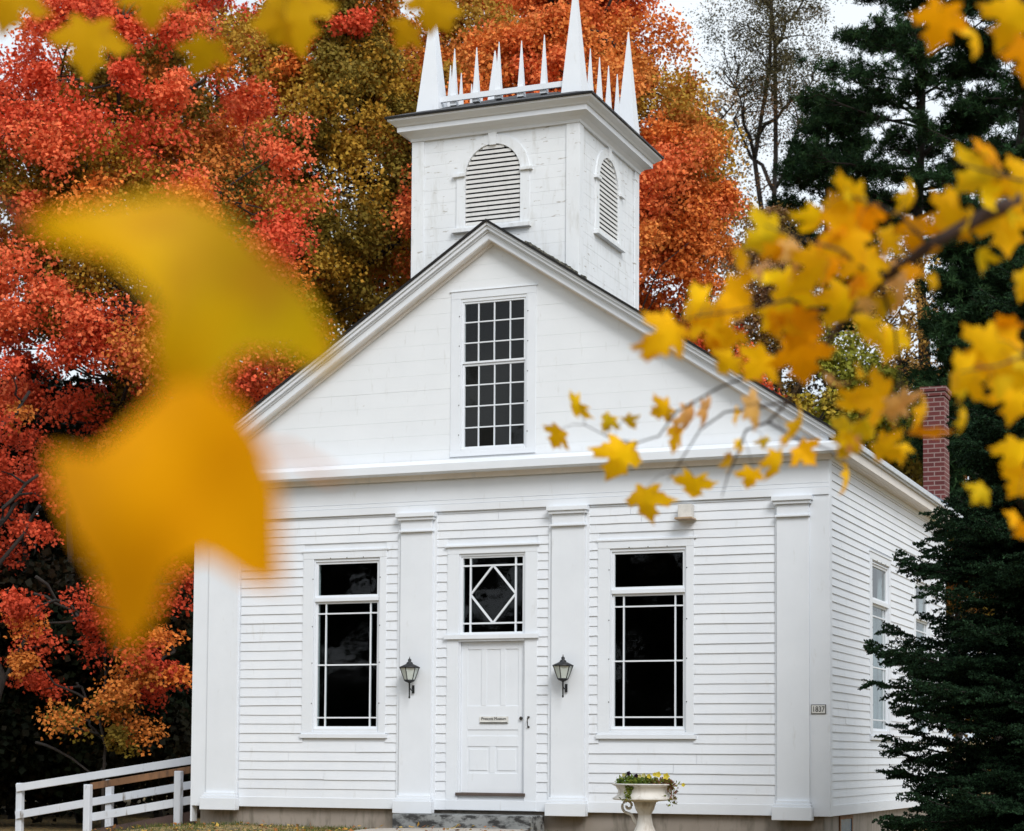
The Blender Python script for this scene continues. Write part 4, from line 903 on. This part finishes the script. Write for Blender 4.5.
# ------------------------------------------------------------------ foreground yellow maples
HALF = [(0, 0), (.10, -.05), (.26, -.12), (.44, -.10), (.40, .00), (.37, .10), (.54, .12), (.60, .23), (.86, .39), (.67, .43), (.64, .56), (.46, .51), (.32, .46), (.29, .58), (.40, .75), (.23, .79), (.13, .93), (0, 1.16)]
def leaf_mesh(name, curl, fold, wave, cols, shade):
    out_ = HALF + [(-x * shade, y) for x, y in HALF[-2:0:-1]]; cx0, cy0 = 0, .34; rings = [0, .33, .66, 1.0]; v, col = [], []
    def bend(x, y):
        r2 = (x * x + (y - .3) ** 2); z = -curl * r2 + fold * abs(x) + wave * math.sin(3.1 * math.atan2(y - .3, x) + 1) * r2
        return (x * .62, y * .62, z * .62)
    nO = len(out_); v.append(bend(cx0, cy0)); c0, c1, c2 = [np.array(c) for c in cols]; col.append(c0)
    for rg in rings[1:]:
        for i, (x, y) in enumerate(out_):
            jj = 1 + (.03 * math.sin(i * 5.1) if rg == 1 else 0); v.append(bend(cx0 + (x - cx0) * rg * jj, cy0 + (y - cy0) * rg * jj))
            ed = max(0, rg - .6) / .4 * (.5 + .5 * math.sin(i * 1.9 + curl * 9)); side = .5 + .5 * x; col.append((c0 * (1 - side * .5) + c1 * side * .5) * (1 - ed * .45) + c2 * ed * .45)
    f = [(0, 1 + i, 1 + (i + 1) % nO) for i in range(nO)]
    for k in range(2):
        a, b = 1 + k * nO, 1 + (k + 1) * nO
        f += [(a + i, b + i, b + (i + 1) % nO, a + (i + 1) % nO) for i in range(nO)]
    # raised midrib and side veins: thin ribs on the back
    me = bpy.data.meshes.new(name); me.from_pydata(v, [], f); ca = me.attributes.new('Col', 'FLOAT_COLOR', 'POINT')
    ca.data.foreach_set('color', np.array([[*c, 1] for c in col], np.float32).ravel()); me.materials.append(M['yleaf']); me.polygons.foreach_set('use_smooth', [True] * len(f)); return me
YA, YB, YC, YG = (.98, .60, .006), (.96, .50, .005), (.66, .24, .015), (.62, .46, .012)
LM = [leaf_mesh('leaf', .55, .10, .16, (YA, YB, YC), 1.0), leaf_mesh('leaf', .6, -.15, .15, (YA, YA, YB), .9), leaf_mesh('leaf', .15, .30, -.12, (YB, YA, YC), 1.05),
      leaf_mesh('leaf', .8, .2, .2, (YA, YB, (.45, .2, .04)), .85), leaf_mesh('leaf', .45, -.3, -.2, (YG, YA, YB), 1.0), leaf_mesh('leaf', .9, .5, .1, ((.72, .42, .16), (.80, .45, .05), (.6, .35, .2)), .8),
      leaf_mesh('leaf', .15, .06, .05, ((.48, .31, .003), (.70, .34, .002), (.74, .28, .002)), 1.0), leaf_mesh('leaf', .25, .10, .08, ((.82, .32, .001), (.80, .34, .001), (.72, .24, .001)), 1.0),
      leaf_mesh('leaf', .2, .1, .08, ((.60, .34, .005), (.64, .34, .005), (.50, .26, .005)), 1.0)]
def place_leaf(root, px, py, size, ang, D, kind, tilt, roll, polys, origin, twm):
    c = at(px, py, D); s = size * D / FPX / 1.0
    a = math.radians(ang); upv = RX * math.cos(a) + UP * math.sin(a); nrm = -FW; side = np.cross(upv, nrm)
    ct, st_ = math.cos(math.radians(tilt)), math.sin(math.radians(tilt)); y = upv * ct + FW * st_; y /= np.linalg.norm(y); zv = np.cross(side, y); zv /= np.linalg.norm(zv)
    if zv @ nrm < 0: zv = -zv
    cr_, sr = math.cos(math.radians(roll)), math.sin(math.radians(roll)); x = np.cross(y, zv); x2 = x * cr_ + zv * sr; z2 = np.cross(x2, y)
    b = c - y * s * .30
    o = bpy.data.objects.new('leaf', LM[kind]); COL.objects.link(o); o.parent = root
    Mx = Matrix(((x2[0] * s, y[0] * s, z2[0] * s, b[0] - origin[0]), (x2[1] * s, y[1] * s, z2[1] * s, b[1] - origin[1]), (x2[2] * s, y[2] * s, z2[2] * s, b[2] - origin[2]), (0, 0, 0, 1)))
    o.matrix_local = Mx
    if polys is not None:
        P = np.concatenate(polys); j = np.argmin(((P - b) ** 2).sum(1)); q = P[j]; mid = (b + q) / 2 + UP * np.linalg.norm(b - q) * .12
        o_r = Vector(origin); st = MB().tube([q - origin, mid - origin, b - origin], [.0016, .0011, .0010], 5).build('leaf_stalk', M['twig'], root, fix=False)
def dens(pts, k=8):
    r = []
    for a, b in zip(pts[:-1], pts[1:]):
        for i in range(k): r.append(a + (b - a) * i / k)
    r.append(pts[-1]); return np.array(r)
# right-hand tree: trunk stands outside the view, a bough reaches in
rp_ = at(1720, 760, 6.2); rg_ = float(gz(rp_[0], rp_[1])); O2 = np.array([rp_[0], rp_[1], rg_])
yt = tag(empty('yellow_maple', tuple(O2)), 'yellow leaved maple whose bough hangs across the right of the view', 'tree')
mb = MB(); limb(mb, (0, 0, -.2), (.2, -.3, 5.2), .14, .05, .03, 8, 10); mb.build('trunk', M['bark'], yt, smooth=True, fix=False)
def path(lst): return [at(*p) for p in lst]
Bm = path([(1700, -60, 6.0), (1400, 40, 5.4), (1180, 130, 4.9), (1060, 182, 4.6), (985, 215, 4.5), (930, 246, 4.5), (880, 281, 4.6), (845, 318, 4.8), (815, 360, 5.1), (790, 400, 5.5), (768, 422, 5.8)])
subs = [path([(768, 422, 5.8), (746, 430, 5.9), (738, 452, 6.0), (728, 475, 6.1), (722, 496, 6.2)]), path([(815, 360, 5.1), (770, 368, 5.4), (720, 387, 5.8), (676, 412, 6.0), (659, 436, 6.1), (636, 443, 6.2), (610, 438, 6.3), (585, 425, 6.4)]),
        path([(790, 400, 5.5), (757, 408, 5.8), (725, 412, 6.0), (700, 430, 6.1), (680, 462, 6.2), (668, 480, 6.3)]), path([(768, 422, 5.8), (800, 440, 5.8), (830, 450, 5.9), (846, 462, 5.9)]),
        path([(845, 318, 4.8), (790, 300, 4.6), (740, 310, 4.5), (690, 318, 4.6)]), path([(880, 281, 4.6), (840, 250, 4.4), (790, 235, 4.4), (765, 225, 4.4)]), path([(930, 246, 4.5), (900, 215, 4.4), (865, 200, 4.4), (845, 195, 4.4)]),
        path([(1060, 182, 4.6), (1020, 180, 4.4), (975, 168, 4.3), (955, 162, 4.3)]), path([(1180, 130, 4.9), (1120, 260, 4.6), (1050, 345, 4.4), (1000, 365, 4.3), (960, 372, 4.3)]), path([(1120, 260, 4.6), (1080, 400, 4.5), (1030, 440, 4.5), (1018, 500, 4.5)]),
        path([(880, 281, 4.6), (895, 330, 4.7), (900, 380, 4.8), (880, 410, 4.9), (850, 425, 5.0)]), path([(1180, 130, 4.9), (1080, 40, 4.2), (1010, -10, 4.0), (945, -5, 4.0), (940, 10, 4.0)])]
mb = MB(); mb.tube([p - O2 for p in Bm], [.035, .028, .022, .018, .0165, .015, .012, .009, .0065, .005, .004], 7)
for s_ in subs: mb.tube([p - O2 for p in s_], list(np.linspace(.0045, .0016, len(s_))), 5)
mb.build('bough', M['twig'], yt, smooth=True, fix=False)
polys = [dens(Bm[3:])] + [dens(s_) for s_ in subs]
# px, py, span, tip direction, depth, mesh kind, tilt, roll
RL = [(574, 410, 36, 200, 6.4, 1, 62, 20), (557, 438, 36, 245, 6.4, 2, 30, -35), (606, 423, 26, 250, 6.3, 4, 45, 20), (629, 424, 24, 300, 6.3, 4, 45, -20), (620, 462, 60, 262, 6.2, 3, 15, 10), (646, 505, 52, 285, 6.2, 0, 12, -8),
      (693, 490, 46, 268, 6.2, 1, 25, 5), (660, 412, 34, 190, 6.1, 3, 65, 10), (686, 422, 50, 260, 6.0, 5, 40, 30), (676, 440, 38, 240, 6.0, 2, 40, -30), (708, 410, 36, 340, 6.0, 5, 60, 10), (765, 444, 18, 270, 5.9, 4, 20, 10), (751, 480, 32, 250, 5.9, 1, 25, -20),
      (776, 466, 44, 262, 5.8, 0, 15, 10), (806, 455, 36, 320, 5.8, 2, 30, 20), (849, 481, 46, 272, 5.9, 0, 20, 0), (757, 406, 46, 345, 5.7, 5, 55, 10), (802, 425, 58, 335, 5.6, 1, 55, 15), (786, 441, 16, 280, 5.7, 0, 20, 0), (846, 436, 46, 250, 5.3, 4, 20, -10),
      (735, 418, 26, 250, 6.0, 2, 40, 20), (725, 366, 42, 215, 5.2, 3, 45, 0), (757, 366, 50, 225, 5.0, 2, 35, 10), (803, 362, 66, 285, 4.9, 7, 15, -10), (665, 338, 62, 240, 4.5, 0, 15, 15), (692, 308, 56, 200, 4.5, 1, 30, 10), (715, 325, 60, 290, 4.5, 0, 20, -20), (738, 300, 60, 340, 4.5, 2, 25, 10), (650, 350, 40, 250, 4.6, 2, 30, 10),
      (762, 240, 58, 205, 4.4, 4, 30, 40), (775, 325, 52, 260, 4.6, 0, 25, 0), (786, 296, 60, 230, 4.5, 1, 20, 0), (812, 275, 66, 250, 4.4, 0, 10, 10), (800, 330, 62, 275, 4.6, 7, 15, 10), (840, 240, 66, 225, 4.3, 2, 25, 0), (843, 205, 62, 195, 4.3, 0, 30, 10), (868, 272, 62, 300, 4.4, 0, 15, -10), (842, 308, 66, 265, 4.6, 3, 15, 15),
      (868, 222, 44, 270, 4.3, 7, 20, 0), (815, 225, 50, 230, 4.3, 1, 35, -10), (796, 256, 52, 290, 4.4, 5, 25, 20), (905, 282, 62, 320, 4.5, 5, 40, 20), (893, 345, 48, 250, 4.7, 0, 25, 10), (858, 188, 54, 355, 4.3, 4, 55, 0), (914, 199, 46, 330, 4.3, 1, 40, 10), (915, 235, 48, 250, 4.4, 7, 30, 10), (885, 245, 44, 240, 4.4, 3, 30, 10), (976, 180, 62, 250, 4.3, 4, 30, 20), (990, 152, 42, 30, 4.3, 7, 55, 0), (945, 219, 58, 215, 4.4, 0, 50, 10),
      (973, 228, 46, 250, 4.4, 1, 30, 0), (1016, 183, 54, 230, 4.3, 0, 20, 0), (1006, 232, 62, 280, 4.4, 2, 20, 10), (1021, 288, 44, 260, 4.4, 1, 20, 0), (1006, 324, 40, 200, 4.4, 7, 45, 0), (982, 356, 72, 215, 4.3, 0, 25, 10), (958, 380, 62, 235, 4.3, 1, 25, -10), (1000, 372, 64, 262, 4.3, 4, 15, 10), (1016, 402, 58, 270, 4.4, 0, 15, 10), (872, 398, 58, 195, 4.9, 2, 45, 0), (850, 405, 44, 225, 5.0, 0, 35, 10),
      (905, 405, 50, 340, 4.8, 5, 50, 10), (925, 415, 48, 315, 4.8, 0, 40, 0), (888, 452, 46, 315, 4.9, 1, 30, 0), (930, 435, 44, 310, 4.8, 7, 35, 10), (895, 410, 34, 230, 4.9, 5, 30, 0), (1014, 458, 54, 250, 4.5, 0, 20, 0), (1020, 484, 48, 265, 4.5, 2, 20, 0), (1022, 532, 24, 230, 4.5, 7, 20, 0), (940, 27, 66, 255, 4.0, 7, 10, 0), (1012, 26, 72, 262, 4.0, 0, 12, 10), (1030, 60, 60, 270, 4.0, 7, 12, 10),
      (830, 262, 54, 280, 4.5, 7, 20, 0), (865, 330, 44, 230, 4.7, 3, 30, 0), (742, 262, 34, 250, 4.5, 2, 40, 0), (1002, 345, 50, 200, 4.4, 2, 30, 10), (960, 300, 1, 0, 4.4, 0, 0, 0)]
tw2 = MB()
for L_ in RL:
    if L_[2] < 5: continue
    place_leaf(yt, L_[0], L_[1], L_[2] * 1.08, L_[3] + rng.normal(0, 14), L_[4] + (.12 if L_[4] < 4.8 else 0), L_[5], L_[6] * .8 + rng.normal(5, 16), L_[7] + rng.normal(0, 30), polys, O2, tw2)
# smaller leaves crowding the twigs between the large ones, one mesh
vv, ff, cc = [], [], []
for i in range(70):
    pl_ = polys[rng.integers(0, len(polys))] if rng.random() < .55 else polys[[5, 6, 7, 8, 9, 11, 0][rng.integers(0, 7)] % len(polys)]
    q = pl_[rng.integers(0, len(pl_))]; D_ = (q - CAM) @ FW
    if D_ > 5.6 and rng.random() < .8: continue
    me = LM[[0, 1, 2, 3, 4, 5, 7][rng.integers(0, 7)]]; s_ = rng.uniform(.055, .10); c = q + RX * rng.normal(0, .035) - UP * rng.uniform(-.01, .08) + FW * rng.uniform(.0, .15)
    y = unit((np.array([rng.normal(-.25, .5), rng.normal(.2, .5), -1.0]))[None])[0]; z_ = np.cross(y, rng.normal(0, 1, 3)); z_ /= np.linalg.norm(z_); x = np.cross(y, z_)
    co = np.empty(len(me.vertices) * 3, np.float32); me.vertices.foreach_get('co', co); co = co.reshape(-1, 3).astype(float); k0 = sum(len(a) for a in vv)
    vv.append(c - O2 + (co[:, :1] * x + co[:, 1:2] * y + co[:, 2:] * z_) * s_)
    ca_ = np.empty(len(me.vertices) * 4, np.float32); me.attributes['Col'].data.foreach_get('color', ca_); ca_ = ca_.reshape(-1, 4).copy(); ca_[:, :3] *= rng.uniform(.9, 1.05); ca_[:, 1] *= rng.uniform(.85, 1.1); cc.append(ca_)
    ff += [tuple(k0 + v for v in p.vertices) for p in me.polygons]
me = bpy.data.meshes.new('small_leaves'); me.from_pydata(np.concatenate(vv).tolist(), [], ff); ca = me.attributes.new('Col', 'FLOAT_COLOR', 'POINT'); ca.data.foreach_set('color', np.concatenate(cc).ravel())
me.materials.append(M['yleaf']); me.polygons.foreach_set('use_smooth', [True] * len(ff)); o = bpy.data.objects.new('small_leaves', me); COL.objects.link(o); o.parent = yt; o['kind'] = 'stuff'
# the rest of its crown, above and outside the view
Vs, Cs = [], []
for i in range(26):
    c = np.array([rng.normal(.1, .9), rng.normal(-.3, .9), 4.4 + rng.random() * 2.0]); V, C = clump_leaves(c, .55, 150, .11, (.78, .48, .03)); Vs.append(V); Cs.append(C)
cloud_mesh('crown', np.concatenate(Vs), np.concatenate(Cs), M['leaf'], yt)

# left-hand tree: its twigs hang close to the camera
lp_ = at(-900, 760, 4.6); lg_ = float(gz(lp_[0], lp_[1])); O3 = np.array([lp_[0], lp_[1], lg_])
lt = tag(empty('yellow_maple', tuple(O3)), 'yellow leaved maple whose huge blurred leaves hang close at the left of the view', 'tree')
mb = MB(); limb(mb, (0, 0, -.2), (.1, .3, 4.6), .13, .05, .03, 8, 10); mb.build('trunk', M['bark'], lt, smooth=True, fix=False)
B1 = path([(-850, -420, 4.4), (-400, -260, 4.0), (-60, -120, 3.7), (120, -50, 3.6), (260, -30, 3.6), (380, -35, 3.8), (450, -30, 3.9)])
B2 = path([(-400, -260, 4.0), (-420, -300, 2.4), (-300, -80, 1.6), (-110, 150, 1.28), (22, 224, 1.20), (130, 262, 1.20), (180, 370, 1.20), (235, 445, 1.18)])
mb = MB(); mb.tube([p - O3 for p in B1], [.03, .022, .014, .009, .007, .005, .003], 6); mb.tube([p - O3 for p in B2], [.012, .006, .004, .0025, .0018, .0015, .0012, .0012], 5); mb.build('bough', M['twig'], lt, smooth=True, fix=False)
pl1 = [dens(B1)]; pl2 = [dens(B2)[30:]]; tw3 = MB()
for L_ in [(8, 5, 84, 250, 3.3, 8, 10, 0), (88, 48, 84, 262, 3.5, 8, 8, 0), (203, 58, 64, 240, 3.6, 8, 30, 40), (295, 22, 92, 285, 3.7, 8, 12, 10), (275, 30, 50, 220, 3.7, 8, 30, 0), (432, 12, 62, 262, 4.2, 8, 15, 0), (445, 20, 36, 290, 4.4, 8, 15, 0), (404, 36, 44, 230, 4.3, 8, 25, 0), (150, 6, 70, 270, 2.9, 8, 20, 0)]:
    place_leaf(lt, *L_[:3], L_[3], L_[4], L_[5], L_[6], L_[7], pl1, O3, tw3)
def drooping_leaf(pts, cx_, cy_, D0, bend, cols, skew):
    """close drooping leaf: irregular lobed blade, curved in depth, tone varying over the blade"""
    P0 = np.array(pts, float); nO = len(P0); v, col = [], []
    dense = []
    for a, b in zip(P0, np.roll(P0, -1, 0)):
        for k in range(3): f = k / 3; dense.append(a + (b - a) * f)
    P0 = np.array(dense); nO = len(P0)
    def put(x, y):
        dx, dy = (x - cx_) / 150, (y - cy_) / 150; D = D0 + bend * (dx * dx + dy * dy) + skew[0] * dx + skew[1] * dy + .012 * math.sin(dx * 4) * math.sin(dy * 3 + 1)
        v.append(tuple(at(x, y, D) - O3)); w1 = .5 + .5 * math.sin(dx * 1.9 + .6) * math.cos(dy * 1.7); w2 = max(0, math.sin(dx * 6 + dy * 5)) * .25
        col.append(np.array(cols[0]) * (1 - w1) * (1 - w2) + np.array(cols[1]) * w1 * (1 - w2) + np.array(cols[2]) * w2)
    put(cx_, cy_); R5 = [.2, .4, .6, .8, 1.0]
    for r in R5:
        for p in P0: put(cx_ + (p[0] - cx_) * r, cy_ + (p[1] - cy_) * r)
    f = [(0, 1 + i, 1 + (i + 1) % nO) for i in range(nO)]
    for k in range(4):
        a, b = 1 + k * nO, 1 + (k + 1) * nO; f += [(a + i, b + i, b + (i + 1) % nO, a + (i + 1) % nO) for i in range(nO)]
    me = bpy.data.meshes.new('leaf'); me.from_pydata(v, [], f); ca = me.attributes.new('Col', 'FLOAT_COLOR', 'POINT'); ca.data.foreach_set('color', np.array([[*c, 1] for c in col], np.float32).ravel())
    me.materials.append(M['yleaf']); me.polygons.foreach_set('use_smooth', [True] * len(f)); o = bpy.data.objects.new('leaf', me); COL.objects.link(o); o.parent = lt
drooping_leaf([(22, 222), (70, 208), (120, 200), (175, 192), (225, 215), (262, 252), (305, 290), (340, 352), (318, 372), (285, 352), (245, 352), (215, 385), (185, 410), (158, 385), (150, 345), (158, 305), (132, 275), (92, 248), (55, 242)], 205, 290, 1.17, .03, ((.90, .46, .004), (.56, .38, .005), (.80, .38, .003)), (.04, .02))
drooping_leaf([(48, 448), (95, 452), (135, 418), (165, 388), (205, 380), (238, 405), (262, 440), (280, 492), (282, 588), (248, 583), (205, 555), (172, 572), (152, 625), (126, 655), (108, 620), (96, 575), (72, 535), (55, 495)], 172, 485, 1.16, .03, ((.88, .38, .002), (.94, .42, .002), (.78, .30, .002)), (-.05, .01))
tw3.tube(path([(335, 478, 1.17), (290, 452, 1.17), (240, 447, 1.165), (190, 440, 1.165)]), [.0022, .0024, .0022, .0016], 5)
tw3.v = [tuple(np.array(v) - O3) for v in tw3.v]; tw3.build('leaf_stalk', M['stalk'], lt, fix=False)
Vs, Cs = [], []
for i in range(22):
    c = np.array([rng.normal(0, .8), rng.normal(.2, .8), 4.2 + rng.random() * 1.6]); V, C = clump_leaves(c, .5, 150, .11, (.78, .48, .03)); Vs.append(V); Cs.append(C)
cloud_mesh('crown', np.concatenate(Vs), np.concatenate(Cs), M['leaf'], lt)
